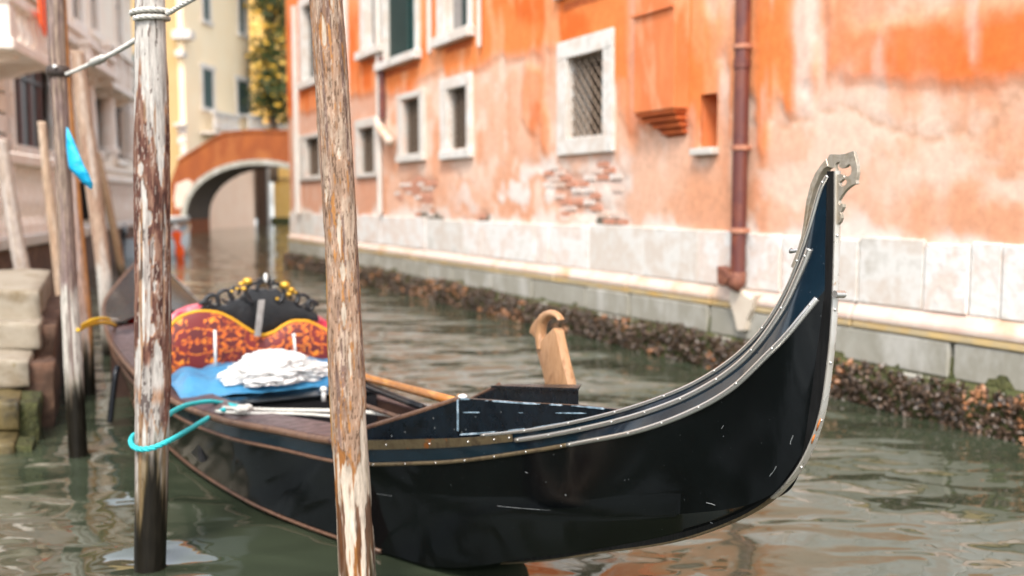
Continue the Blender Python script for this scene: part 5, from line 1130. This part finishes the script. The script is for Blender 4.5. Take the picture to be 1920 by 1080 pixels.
# stem: timber, metal band, rivets, knob
STEM = smooth_path([(-.006, 1.572), (-.010, 1.45), (-.011, 1.334), (-.009, 1.199), (.0, 1.089), (.022, .947), (.073, .822), (.147, .724), (.25, .636), (.52, .481), (.95, .305), (1.32, .160), (1.9, -.03), (2.5, -.16)], 110)
SN = np.gradient(STEM, axis=0); SN /= np.linalg.norm(SN, axis=1)[:, None]; SN = np.stack([SN[:, 1], -SN[:, 0]], 1)   # points out of the boat (towards -s)
SN *= np.where(SN[:, :1] > 0, -1, 1) if False else 1.0
if SN[5, 0] > 0: SN = -SN
wid = .003 + np.interp(STEM[:, 1], [.14, .29, .48, .64, .82, .95, 1.1, 1.3, 1.572], [.02, .028, .036, .044, .050, .046, .034, .022, .016])
INN = STEM - SN * wid[:, None]; OUT = STEM + SN * .0005
poly = np.concatenate([OUT, INN[::-1]]); o_ = ob(np.clip(poly[:, 0], 0, 9))
mb = MB(); mb.prism(bw(poly[:, 0], o_ - .0125, poly[:, 1]), bw(poly[:, 0], o_ + .0125, poly[:, 1])); build('stem_post', mb, M['stempost'], gond)
hw = np.interp(STEM[:, 1], [.3, .6, .8, 1.0], [.0125, .0125, .0115, .0098]); th = .005; sec = []
oS = ob(np.clip(STEM[:, 0], 0, 9)); oS = np.where(STEM[:, 0] > .5, oS, oS); a1 = STEM + SN * th
rows = [bw(STEM[:, 0] + .012 * -SN[:, 0], oS - hw + .0, STEM[:, 1] - .012 * SN[:, 1]), bw(a1[:, 0], oS - hw, a1[:, 1]), bw(a1[:, 0] + SN[:, 0] * .002, oS, a1[:, 1] + SN[:, 1] * .002), bw(a1[:, 0], oS + hw, a1[:, 1]), bw(STEM[:, 0] - .012 * SN[:, 0], oS + hw, STEM[:, 1] - .012 * SN[:, 1])]
cut = int(np.argmin(np.abs(STEM[:, 1] - .70)))
mb = MB(); mb.grid(np.stack(rows, 0)[:, :cut + 1]); sb = build('stem_band', mb, M['bandsteel'], gond, smooth=True, crease=.6)
mb = MB(); mb.grid(np.stack(rows, 0)[:, cut:]); build('keel_band', mb, M['oldbrass'], gond, smooth=True, crease=.6)
pr = None
for y in (440, 572, 673, 788, 887):
    q = onO(1560, y, 0); j = int(np.argmin(np.abs(STEM[:, 1] - q[1]))); p = bw(STEM[j, 0] + SN[j, 0] * (th + .002), oS[j] - .003, STEM[j, 1] + SN[j, 1] * (th + .002))
    if pr is None:
        mb = MB(); mb.ball((0, 0, 0), .0042, 8, 5); pr = build('rivet', mb, M['steel'], sb, smooth=True)
        for v in pr.data.vertices: v.co += base_of(sb)
        pr.location = Vector(p.tolist()) - base_of(sb)
    else: share(pr, sb, p)
z = onO(1560, 550, 0)[1]; mb = MB(); c = bw(-.035, -.006, z); mb.tube([bw(-.008, -.004, z), bw(-.028, -.006, z)], .006, 10); mb.tube([bw(-.030, -.020, z + .001), bw(-.030, .012, z - .001)], [.0095, .0095], 12); build('eye_bolt', mb, M['steel'], sb, smooth=True, crease=.7)
# curled steel ornament at the head of the stem
fz = lambda L: [onO(1480 + a / 5.4, 270 + b / 5.4, 0.0) for a, b in L]
F_out = fz([(418, 112), (432, 104), (470, 103), (530, 105), (580, 97), (622, 85), (650, 73), (668, 70), (674, 92), (684, 135), (696, 180), (703, 225), (705, 290), (697, 340), (690, 368), (697, 402), (655, 414), (610, 444), (570, 485), (538, 528), (512, 572), (514, 600), (527, 618), (536, 604), (550, 600), (561, 612), (560, 640), (545, 668), (530, 690), (541, 715), (540, 750), (525, 790), (505, 815), (492, 812), (489, 780), (496, 740), (494, 700), (482, 680), (470, 640), (462, 600), (464, 520), (478, 470), (474, 430), (452, 400), (450, 330), (470, 300), (484, 285), (484, 245), (430, 238), (400, 226), (340, 262), (300, 320), (292, 318), (318, 268), (370, 205), (398, 152)])
F_hole = fz([(478, 236), (482, 205), (500, 186), (524, 180), (514, 205), (520, 232), (545, 248), (580, 238), (605, 216), (622, 206), (640, 232), (645, 270), (638, 305), (618, 325), (590, 330), (575, 338), (566, 318), (545, 305), (515, 304), (492, 316), (488, 290)][::1])
F_hole2 = fz([(520, 392), (548, 366), (562, 352), (582, 356), (598, 376), (594, 402), (572, 424), (545, 430), (522, 415)])
def flat(L, o): L = np.array(L); return bw(L[:, 0], 0 * L[:, 0] + o, L[:, 1])
mb = MB(); mb.prism(flat(F_out, -.0055), flat(F_out, .0055), [(flat(F_hole, -.0055), flat(F_hole, .0055)), (flat(F_hole2, -.0055), flat(F_hole2, .0055))]); orn = build('prow_ornament', mb, M['brass'], gond, bevel=.0012, seg=1)
# brass ridge following the inner curve of the prow
R_o = [onO(a, b, 0) for a, b in ((1553, 297), (1543, 309), (1533, 323), (1523, 345), (1515, 378), (1510, 418), (1505, 446), (1497, 472), (1486, 500))]; R_i = [onO(a, b, 0) for a, b in ((1557, 312), (1548, 317), (1540, 328), (1530, 352), (1521, 384), (1515, 420), (1510, 446), (1502, 474), (1491, 502))]
poly = np.array(R_o + R_i[::-1]); mb = MB(); mb.prism(flat(poly, -.008), flat(poly, .022)); build('prow_ridge', mb, M['brass'], gond, bevel=.0015, seg=1)
a = onO(1503, 468, .02); b = onO(1486, 471, .02); mb = MB(); mb.tube([bw(a[0], .02, a[1]), bw(b[0], .02, b[1]), bw(b[0] + .006, .02, b[1] + .001)], [.005, .0055, .008], 10); build('prow_pin', mb, M['steel'], gond, smooth=True)

def projpt(P): X, Y, Z = P[..., 0], P[..., 1], P[..., 2] - CAMH; dd = Y * CT - Z * ST; return 960 + FPX * X / dd, 540 - FPX * (Y * ST + Z * CT) / dd
f_ = np.linspace(0, .30, 500); f3 = lambda tab: tab[0, 0] + (tab[-1, 0] - tab[0, 0]) * f_
HC, HM, HK = ncurve(Gc, f3(Gc)), ncurve(Gm, f3(Gm)), ncurve(Gk, f3(Gk)); tt = np.linspace(0, 1, 60)[:, None, None]
SURF = np.concatenate([HC * (1 - tt) + HM * tt, HM * (1 - tt) + HK * tt], 0); SX, SY = projpt(SURF)
def hullpt(x, y): k = np.unravel_index(np.argmin((SX - x) ** 2 + (SY - y) ** 2), SX.shape); p = SURF[k].copy(); p[:2] -= gn * .0008; return p
for L, r in (([(1485, 816), (1483, 826), (1481, 834)], .0012), ([(1324, 944), (1334, 946), (1342, 947)], .0011), ([(1455, 876), (1452, 884), (1445, 892)], .0012), ([(1331, 980), (1337, 982)], .0014), ([(1352, 805), (1356, 798)], .0009), ([(985, 885), (990, 886)], .0012), ([(1060, 928), (1063, 929)], .0015)):
    mb = MB(); mb.tube([hullpt(*q) for q in L], r, 5); build('scratch', mb, M['scratch'], gond)
for (x0, y0, x1, y1, r) in ((1538, 785, 1530, 808, .0030), (1527, 815, 1521, 832, .0034), (1492, 880, 1486, 892, .0032)):
    a = onO(x0, y0, -.014); b = onO(x1, y1, -.014); mb = MB(); mb.tube([bw(a[0], -.0125, a[1]), bw((a[0] + b[0]) / 2 + .001, -.0125, (a[1] + b[1]) / 2), bw(b[0], -.0125, b[1])], [r * .5, r, r * .5], 6); build('rust_streak', mb, M['ruststreak'], gond, smooth=True)
# splash boards and hatch box on the foredeck
def board(name, ss, inset, ztop, m, thick=.024, skirt=.012):
    off = near_off(G, ss) + inset; zb = near_z(G, ss) - skirt; mb = MB(); mb.grid(np.stack([bw(ss, off, zb), bw(ss, off, ztop), bw(ss, off + thick, ztop), bw(ss, off + thick, zb)], 0)); n = len(ss)
    mb.f += [(0, n, 2 * n, 3 * n), (n - 1, 4 * n - 1, 3 * n - 1, 2 * n - 1)]; return build(name, mb, m, gond)
s1 = np.linspace(.76, 1.50, 24); s2 = np.linspace(1.51, 2.10, 20)
board('splash_board', s1, .030, np.interp(s1, [.76, .95, 1.2, 1.42, 1.50], [.838, .822, .793, .772, .763]), M['blackwood'])
board('splash_board', s2, .036, np.interp(s2, [1.51, 2.10], [.757, .525]), M['blackwood'])
def worn(ss, off, zz, r, seed, thr=.45):
    g = fbm(np.stack([ss * 14, 0 * ss + seed, 0 * ss], -1), 3, seed); P = bw(ss, off, zz); mb = MB(); i = 0; n = len(ss)
    while i < n - 1:
        j = i
        while j < n - 1 and g[j] > thr: j += 1
        if j - i > 3: mb = MB(); mb.tube(P[i:j], r * np.clip((g[i:j] - thr + .05) * 7, .3, 1.2), 5); build('worn_edge', mb, M['chip'], gond)
        i = j + 1
sw = np.linspace(.78, 1.50, 160); worn(sw, near_off(G, sw) + .031, np.interp(sw, [.76, .95, 1.2, 1.42, 1.50], [.838, .822, .793, .772, .763]) - .002, .0030, 3, .38)
worn(sw, near_off(G, sw) + .028, near_z(G, sw) + .008, .0035, 9, .40); worn(sw, near_off(G, sw) + .029, np.interp(sw, [.76, 1.5], [.825, .71]), .0022, 14, .55)
zz_ = np.linspace(.64, .76, 60); worn(0 * zz_ + 1.505, float(near_off(G, 1.505)) + .026 + 0 * zz_, zz_, .004, 21, .42)
off2 = near_off(G, s2) + .045; mb = MB(); mb.tube(bw(s2, off2, np.interp(s2, [1.51, 2.10], [.762, .53])), .011, 8); build('board_rail', mb, M['gunwood'], gond, smooth=True)
mb = MB(); mb.ball(bw(1.505, float(near_off(G, 1.5)) + .045, .768), .014, 10, 7, (1.3, 1.3, .7)); build('board_cap', mb, M['white'], gond, smooth=True)
q = onO(861, 744, -.18); mb = MB(); mb.ball(bw(q[0], -.18, q[1]), .012, 10, 8); mb.tube([bw(q[0], -.18, q[1] - .04), bw(q[0], -.18, q[1])], .007, 8); build('wooden_peg', mb, M['walnut'], gond, smooth=True)
A1 = onO(925, 723, .03); A2 = onO(1085, 727, .03); A0 = onO(868, 752, .03); B1 = onO(919, 764, .03); B2 = onO(1085, 772, .03)
def hx(name, a, b, c, d, o0, o1, m): # a b: top ends, c d: bottom ends
    mb = MB(); mb.hexa([bw(c[0], o0, c[1]), bw(d[0], o0, d[1]), bw(d[0] + .11, o1, d[1]), bw(c[0], o1, c[1]), bw(a[0], o0, a[1]), bw(b[0], o0, b[1]), bw(b[0] + .11, o1, b[1] - .012), bw(a[0], o1, a[1])]); return build(name, mb, m, gond, bevel=.004, seg=2)
hx('hatch_box', A1 - [0, .012], A2 - [0, .012], B1 - [0, .05], B2 - [0, .05], .03, .10, M['blackwood'])
hx('hatch_lid', A1 + [.008, 0], A2 + [-.008, 0], A1 + [.008, -.0115], A2 + [-.008, -.0115], .022, .108, M['blackwood'])
w_ = [A0, A1 + [.010, -.012], B1 + [.010, -.04], (A0[0], A0[1] - .05)]; mb = MB(); mb.prism(flat(w_, .05), flat(w_, .075)); build('hatch_wing', mb, M['blackwood'], gond, bevel=.002, seg=1)
a, b = bw(A0[0], .062, A0[1]), bw(A1[0] + .006, .062, A1[1]); mb = MB(); mb.tube([a, b], .010, 8); build('wing_rail', mb, M['gunwood'], gond)

# ================================================================== THINGS IN AND ON THE GONDOLA
# oar crutch on the far side
fo = .27
def fpoly(L): return np.array([onO(a, b, fo) for a, b in L])
fc = thing('oar_crutch', 'carved brown wooden oar crutch standing on the far side of the foredeck', 'oar crutch', bw(onO(1052, 735, fo)[0], fo, onO(1052, 735, fo)[1]))
blade = fpoly([(1031, 760), (1030, 722), (1023, 690), (1014, 660), (1013, 652), (1024, 636), (1045, 614), (1050, 622), (1056, 650), (1064, 685), (1072, 715), (1076, 760)])
mb = MB(); mb.prism(flat(blade, fo - .022), flat(blade, fo + .022)); build('blade', mb, M['walnut'], fc, bevel=.006, seg=2, smooth=True, crease=.7)
def hook():
    cen = [(1019, 655), (1017, 640), (1015, 622), (1017, 606), (1026, 593), (1038, 588), (1048, 592), (1054, 600)]
    wpx_ = [8, 11, 13, 14, 11, 8, 5, 2]; 
    P = smooth_path([(*onO(a, b, fo), w) for (a, b), w in zip(cen, wpx_)], 30); rows = []
    T = np.gradient(P[:, :2], axis=0); T /= np.linalg.norm(T, axis=1)[:, None]; Nn = np.stack([T[:, 1], -T[:, 0]], 1)
    for i in range(len(P)):
        w = P[i, 2] / 480.; ring = []
        tw = .030 * (1 - i / len(P) * .45)
        for k in range(14):
            a = 2 * math.pi * k / 14; q = P[i, :2] + Nn[i] * w * math.cos(a); ring.append(bw(q[0], fo - .004 + tw * math.sin(a), q[1]))
        rows.append(ring)
    mb = MB(); mb.grid(rows, wrap=True); mb.f.append(tuple(range(14))[::-1]); mb.f.append(tuple(range(29 * 14, 30 * 14))); build('hook', mb, M['walnut'], fc, smooth=True)
    nose = fpoly([(1000, 624), (1003, 612), (1012, 598), (1020, 600), (1018, 625), (1010, 633), (1006, 627)]); mb = MB(); mb.prism(flat(nose, fo - .024), flat(nose, fo + .02)); build('nose', mb, M['walnut'], fc, bevel=.006, seg=2, smooth=True, crease=.7)
hook()

# passenger seat
S0 = 4.2
ctop = np.array([onS(a, b, S0) for a, b in ((296, 650), (303, 632), (316, 612), (330, 597), (348, 588), (370, 583), (398, 584), (428, 595), (455, 612), (474, 623), (490, 627), (508, 622), (528, 609), (548, 601), (568, 601), (590, 609), (610, 620), (628, 636), (642, 660))])
seat = thing('passenger_seat', 'red and gold damask seat with a carved black crest amidships in the gondola', 'seat', bw(S0, -.36, .13))
zb0 = .44
def upholstery():
    n, m = 170, 70; o = np.linspace(ctop[0, 0], ctop[-1, 0], n); zt = pchip(ctop[:, 0], ctop[:, 1], o); P = np.zeros((m, n, 3)); col = np.zeros((m, n, 3))
    for j in range(m):
        t = j / (m - 1); z = zb0 + (zt - zb0) * t; puff = .05 * np.sin(np.pi * t) ** .6 + .02 * np.abs(np.sin((o - ctop[10, 0]) * 5)) ; P[j] = bw(S0 - .03 - puff, o, z)
        q = np.abs(o - ctop[10, 0]); tile = .20; u = np.abs((q / tile) % 2 - 1) * tile; zz = np.abs((z / .17) % 2 - 1) * .17
        p = np.stack([u, zz, 0 * u], -1); wp = np.stack([fbm(p * 16 + 3, 3, 1), fbm(p * 16 + 9, 3, 2), 0 * u], -1) - .5
        f = fbm((p + wp * .16) * np.array([28., 20., 1.]), 3, 6); ring = np.abs(np.hypot(u - .10, zz - .08 + .02 * wp[:, 0]) - .032)
        g = np.maximum(1 - sst(.042, .060, np.abs(f + .06 * wp[:, 1] - .49)), (1 - sst(.006, .012, ring + .05 * np.abs(wp[:, 0]))))
        c = np.zeros((n, 3)); c[:] = (0.15, 0.004, 0.003); c = mixc(c, (0.08, 0.003, 0.003), sst(.4, .3, f) * 0 + sst(.5, .42, f) * .0 + (f < .40) * .8); c = mixc(c, (0.78, 0.16, 0.006), g); c = mixc(c, (0.86, 0.30, 0.015), 1 - sst(.008, .02, np.abs(f + .06 * wp[:, 1] - .49))); col[j] = c
    mb = MB(); mb.grid(P); F = len(mb.v); back = P[:, :, :].copy()
    build('upholstery', mb, M['damask'], seat, smooth=True, col=col.reshape(-1, 3))
    o2 = np.concatenate([[o[0]], o, [o[-1]]]); z2 = np.concatenate([[zb0 - .3], zt, [zb0 - .3]])
    mb = MB(); mb.prism(bw(S0 - .028 + 0 * o2[::4], o2[::4], z2[::4]), bw(S0 + .06 + 0 * o2[::4], o2[::4], z2[::4] - .002)); build('backrest', mb, M['crest'], seat)
    mb = MB(); mb.tube(bw(S0 - .045 + 0 * o, o, zt + .002), .0100, 10); build('piping', mb, M['trim'], seat, smooth=True)
upholstery()
def seat_prism(name, L, s0, s1, m, bev=.006, parent=None, zoff=0):
    q = np.array([onS(a, b, s0) for a, b in L]); q[:, 1] += zoff; mb = MB(); mb.prism(bw(s0 + 0 * q[:, 0], q[:, 0], q[:, 1]), bw(s1 + 0 * q[:, 0], q[:, 0], q[:, 1])); return build(name, mb, m, parent or seat, bevel=bev, seg=2, smooth=True, crease=.9)
seat_prism('back_cushion', [(306, 640), (316, 600), (335, 584), (356, 575), (380, 570), (400, 576), (420, 600), (420, 640)], S0 + .065, S0 + .16, M['pink'], .02)
seat_prism('back_cushion', [(540, 640), (545, 598), (560, 590), (580, 588), (596, 590), (614, 602), (630, 624), (634, 660)], S0 + .065, S0 + .16, M['pink'], .02)
seat_prism('crest', [(380, 592), (378, 578), (392, 571), (410, 572), (425, 573), (438, 564), (452, 560), (463, 548), (474, 541), (486, 545), (497, 541), (508, 545), (520, 541), (530, 550), (541, 562), (556, 566), (570, 576), (586, 582), (597, 590), (598, 603), (580, 602), (560, 600), (542, 604), (525, 612), (508, 621), (490, 627), (474, 622), (455, 611), (430, 594), (405, 586)], S0 - .012, S0 + .05, M['crest'], .006)
def curl(cx, cy, r0, r1, a0, a1, tw=9.5, name='scroll', m=None):
    mpx = 520 / 1.65; pts = []; rad = []; c = onS(cx, cy, S0 - .02); sc = 1 / 305.
    for k in range(26):
        t = k / 25; a = math.radians(a0 + (a1 - a0) * t); r = (r0 + (r1 - r0) * t) * sc; pts.append(bw(S0 - .015, c[0] + r * math.cos(a), c[1] + r * math.sin(a))); rad.append(tw * sc * .5 * (1 - .45 * t))
    mb = MB(); mb.tube(pts, rad, 8); build(name, mb, m or M['crest'], seat, smooth=True)
curl(400, 566, 15, 4, 200, -240); curl(424, 558, 17, 6, 230, -170, 8); curl(443, 548, 13, 4, 250, -60); curl(386, 572, 9, 3, 180, -160)
curl(480, 548, 21, 15, 250, 60, 9); curl(514, 548, 21, 15, -70, 120, 9); curl(497, 540, 14, 10, 200, -20, 8)
curl(550, 556, 13, 4, 290, 600); curl(566, 566, 17, 6, -50, 330, 8); curl(583, 574, 12, 4, 0, 400); curl(534, 560, 10, 3, 0, 420, 6); curl(462, 560, 9, 3, 180, -240, 6)
for (x, y, r) in ((463, 527, 10), (452, 532, 6), (456, 541, 6), (533, 534, 10), (545, 543, 7), (541, 551, 6), (444, 541, 4), (519, 560, 4), (434, 546, 3.5), (553, 548, 4)):
    c = onS(x, y, S0 - .02); mb = MB(); mb.ball(bw(S0 - .03, c[0], c[1]), r / 350., 12, 9, (1.1, 1, .8)); build('gilt_boss', mb, M['gilt'], seat, smooth=True)
c = onS(498, 521, S0 - .02); mb = MB(); mb.ball(bw(S0 - .02, c[0], c[1]), .016, 10, 8, (.8, .8, 1.9)); build('finial', mb, M['white'], seat, smooth=True)
for (x, y) in ((484, 525), (490, 522), (506, 523), (513, 527)):
    c = onS(x, y, S0 - .02); mb = MB(); mb.ball(bw(S0 - .02, c[0], c[1] - .008), .014, 8, 6, (.8, .8, 1.3)); build('crest_leaf', mb, M['crest'], seat, smooth=True)
seat_prism('strap', [(485, 563), (497, 562), (489, 631), (477, 631)], S0 - .10, S0 - .088, M['greyplate'], .002)
# cushions under a blue cover, black bench board in front
bench = thing('bench', 'black varnished bench in front of the red damask seat', 'bench', bw(3.85, -.4, .13))
def sbox(name, s0, s1, o0, o1, z0, z1, m, parent, bev=.01): mb = MB(); mb.hexa([bw(s0, o0, z0), bw(s0, o1, z0), bw(s1, o1, z0), bw(s1, o0, z0), bw(s0, o0, z1), bw(s0, o1, z1), bw(s1, o1, z1), bw(s1, o0, z1)]); return build(name, mb, m, parent, bevel=bev)
sbox('bench_top', 3.42, 4.16, -.90, .12, .405, .435, M['hull'], bench, .006); sbox('bench_front', 3.43, 3.455, -.88, .10, .14, .404, M['crest'], bench, .003)
sbox('bench_side', 3.456, 4.1, -.885, -.862, .14, .404, M['crest'], bench, .003); sbox('bench_side', 3.456, 4.1, .082, .105, .14, .404, M['crest'], bench, .003)
def cover():
    n, m = 90, 44; P = np.zeros((m, n, 3)); o = np.linspace(-.93, .14, n)
    for j in range(m):
        t = j / (m - 1); s_ = 4.14 - .52 * t + 0 * o
        prof = np.interp(t, [0, .08, .35, .62, .8, .92, 1], [.505, .53, .535, .515, .475, .447, .440])
        lob = .02 * np.cos((o + .36) * 2 * math.pi / .5) ** 2; endd = sst(.0, .09, np.minimum(o + .93, .14 - o))
        w = (fbm(np.stack([s_ * 6, o * 5, 0 * o], -1), 4, 3) - .5) * .05; fold = .03 * (np.abs(fbm(np.stack([s_ * 2.2 + o * 1.5, o * 7 - s_ * 3, 0 * o], -1), 2, 9) - .5) * 4) ** .7 * .7
        z = .438 + (prof - .438 + lob * (1 - t) + (w + fold - .018) * (1 - .6 * t)) * (.35 + .65 * endd)
        edge = .05 * (fbm(np.stack([0 * o, o * 4, 0 * o + 5], -1), 3, 4) - .5) * sst(.8, 1, t); P[j] = bw(s_ + edge, o, np.maximum(z, .438))
    mb = MB(); mb.grid(P); tag(build('seat_cover', mb, M['tarp'], None, smooth=True, loc=bw(3.9, -.4, .44)), 'shiny blue cover spread over the bench cushions', 'cover')
cover()
def bundle():
    bm = bmesh.new(); bmesh.ops.create_icosphere(bm, subdivisions=6, radius=1); V = np.array([v.co[:] for v in bm.verts])
    c = bw(3.78, -.385, .53); ax1 = np.array([gn[0], gn[1], 0]); ax2 = np.array([gd[0], gd[1], 0]); lobe = 1 + .18 * np.cos(V[:, 0] * 3.6 + .5) * (V[:, 2] > 0)
    d = fbm(V * 2.6, 3, 5) - .5; rid = np.abs(fbm(V * 2.3 + 4 + d[:, None] * 1.2, 3, 8) - .5) * 2; rid2 = np.abs(fbm(V * 4.6 + 9 + d[:, None], 3, 18) - .5) * 2; k = 1 + .30 * d - .85 * np.clip(.24 - rid, 0, 1) * 1.6 - .6 * np.clip(.2 - rid2, 0, 1)
    W = V * k[:, None]; z = W[:, 2] * .105 * lobe; z = np.where(z < -.05, -.05 + (z + .05) * .2, z)
    P = c + W[:, :1] * .335 * ax1 + W[:, 1:2] * .15 * ax2 + np.array([0, 0, 1]) * z[:, None]; P[:, 2] -= .03 * (V[:, 0] ** 2)
    low = W[:, 2] < -.1; P[low] += ax2 * (-.10) * np.clip(-W[low, 2:3], 0, 1) * (1 - np.abs(W[low, :1]))
    bm.verts.index_update(); mb = MB(); mb.add(P, [tuple(v.index for v in f.verts) for f in bm.faces]); bm.free()
    tag(build('cloth_bundle', mb, M['cloth'], None, smooth=True, loc=c), 'crumpled white cloth heaped on the blue seat cover', 'cloth')
bundle()
def rod(x0, y0, x1, y1, s, r, label, ball=False):
    a, b = onS(x0, y0, s), onS(x1, y1, s); mb = MB(); mb.tube([bw(s, b[0], b[1] - .03), bw(s, a[0], a[1])], r, 8)
    if ball: mb.ball(bw(s, a[0], a[1]), r * 1.7, 8, 6)
    tag(build('white_rod', mb, M['white'], None, smooth=True, loc=bw(s, b[0], b[1]), ), label, 'rod', 'white rods before the seat')
rod(403, 619, 404, 682, 4.0, .0085, 'thin white rod with a plain end standing before the damask seat'); rod(551, 629, 555, 668, 4.02, .0075, 'shorter white rod with a knob end standing before the damask seat', True)
# white cleat beside the front post
q = atZ(607, 742, .46); mb = MB(); mb.ball(q + np.array([0, 0, .035]), .02, 10, 8, (1, 1, .8)); mb.tube([q + np.array([0, 0, -.03]), q + np.array([0, 0, .03])], .012, 8); build('cleat', mb, M['white'], gond, smooth=True)
# oars lying along the far side
def pole(name, p, q, r0, r1, m, label, cat, blade=None):
    mb = MB(); mb.tube([p + (q - p) * t for t in np.linspace(0, 1, 8)], np.linspace(r0, r1, 8), 12); return tag(build(name, mb, m, None, smooth=True, loc=p), label, cat)
def sO(x, y, s): a = onS(x, y, s); return bw(s, a[0], a[1])
pole('oar', sO(640, 696, 3.3), sO(852, 752, 1.62), .020, .018, M['oar'], 'orange varnished oar resting along the far gunwale', 'oar')
pole('oar', sO(640, 705, 3.2), sO(792, 764, 2.13), .020, .016, M['crest'], 'black oar lying lower beside the orange oar', 'oar')
pole('boat_hook', sO(650, 748, 2.9), sO(770, 790, 2.14), .012, .010, M['gunwood'], 'thin brown boat hook lying below the oars', 'boat hook')
# mooring lines on the near side deck
zl = .478
rope('mooring_line', [atZ(418, 764, zl + .005), atZ(450, 766, zl + .01), atZ(500, 768, zl), atZ(560, 769, zl + .01), atZ(620, 770, zl + .02), atZ(690, 773, .50), atZ(748, 781, .51)], .010, M['rope_w'], 'white mooring line running along the side deck', n=60)
mb = MB(); 
for k, (a, b) in enumerate(((452, 764), (458, 767), (464, 763), (448, 768))): mb.ball(atZ(a, b, zl + .02), .020, 10, 7, (1.3, 1, .8))
tag(build('rope_knot', mb, M['rope_w'], None, smooth=True, loc=atZ(456, 766, zl)), 'white knot joining the turquoise rope to the white line', 'rope')
rope('mooring_line', [atZ(452, 764, zl + .02), atY(420, 757, 5.12), atY(395, 753, 5.0), atY(362, 757, 4.8), atY(335, 766, 4.42), atY(316, 778, 4.18), atY(296, 795, 4.06), atY(268, 809, 4.05), atY(252, 816, 4.01), atY(246, 825, 3.95), atY(249, 836, 3.895), atY(262, 842, 3.865), atY(285, 840, 3.85), atY(312, 829, 3.89), atY(345, 811, 4.12), atY(380, 790, 4.6), atY(405, 775, 5.0), atZ(420, 768, zl + .012)], .0118, M['rope_t'], 'turquoise rope looped round the red brown mooring post', n=160)
mb = MB(); mb.tube(smooth_path([atZ(405, 771, .47), atZ(425, 773, .475), atZ(470, 775, .47), atZ(560, 776, .47), atZ(640, 782, .48)], 30), .008, 8); tag(build('mooring_line', mb, M['rope_w'], None, smooth=True, loc=atZ(405, 771, .47)), 'thin second white line beside the thicker one', 'rope')
# yellow rope to the third post
rope('yellow_rope', [atY(146, 619, 5.72), atY(165, 610, 6.1), atY(190, 605, 6.7), atY(208, 607, 7.2), atY(216, 610, 7.5)], 0.012, M['rope_y'], 'lower yellow rope from the gondola stern to the leaning post')
rope('yellow_rope', [atY(150, 612, 5.78), atY(172, 601, 6.2), atY(192, 597, 6.8), atY(205, 599, 7.3)], .011, M['rope_y'], 'upper yellow rope from the gondola stern to the leaning post')
rope('stern_line', [atY(204, 599, 7.3), atY(222, 601, 7.6), atY(238, 604, 7.8)], .011, M['rope_w'], 'short white rope end above the yellow rope')
# red pompom with orange beads on the stern
c = atY(248, 606, 8.2); pom = thing('red_pompom', 'red pompom with orange flowers on the gondola stern beside the post', 'pompom', c)
mb = MB(); mb.ball(c, .075, 16, 12, (.75, .75, 1.1)); mb.ball(c + np.array([.01, 0, -.09]), .045, 12, 9, (.8, .8, 1.3)); mb.ball(c + np.array([.03, .03, .07]), .05, 10, 8); build('tuft', mb, M['red'], pom, smooth=True)
for a, b, r in ((241, 585, .026), (245, 592, .02), (256, 618, .022), (254, 626, .016)): mb = MB(); mb.ball(atY(a, b, 8.1), r, 10, 8); build('flower', mb, M['orange'] if False else M['trim'], pom, smooth=True)
# black rope fender hanging from the near gunwale
rope('rope_fender', [atY(221, 688, 6.60), atY(217, 700, 6.56), atY(213, 730, 6.55), atY(209, 765, 6.55), atY(206, 792, 6.55)], .020, M['cowl'], 'dark fender hanging over the near gunwale close to the stern', 'fender', n=30, twist=False)
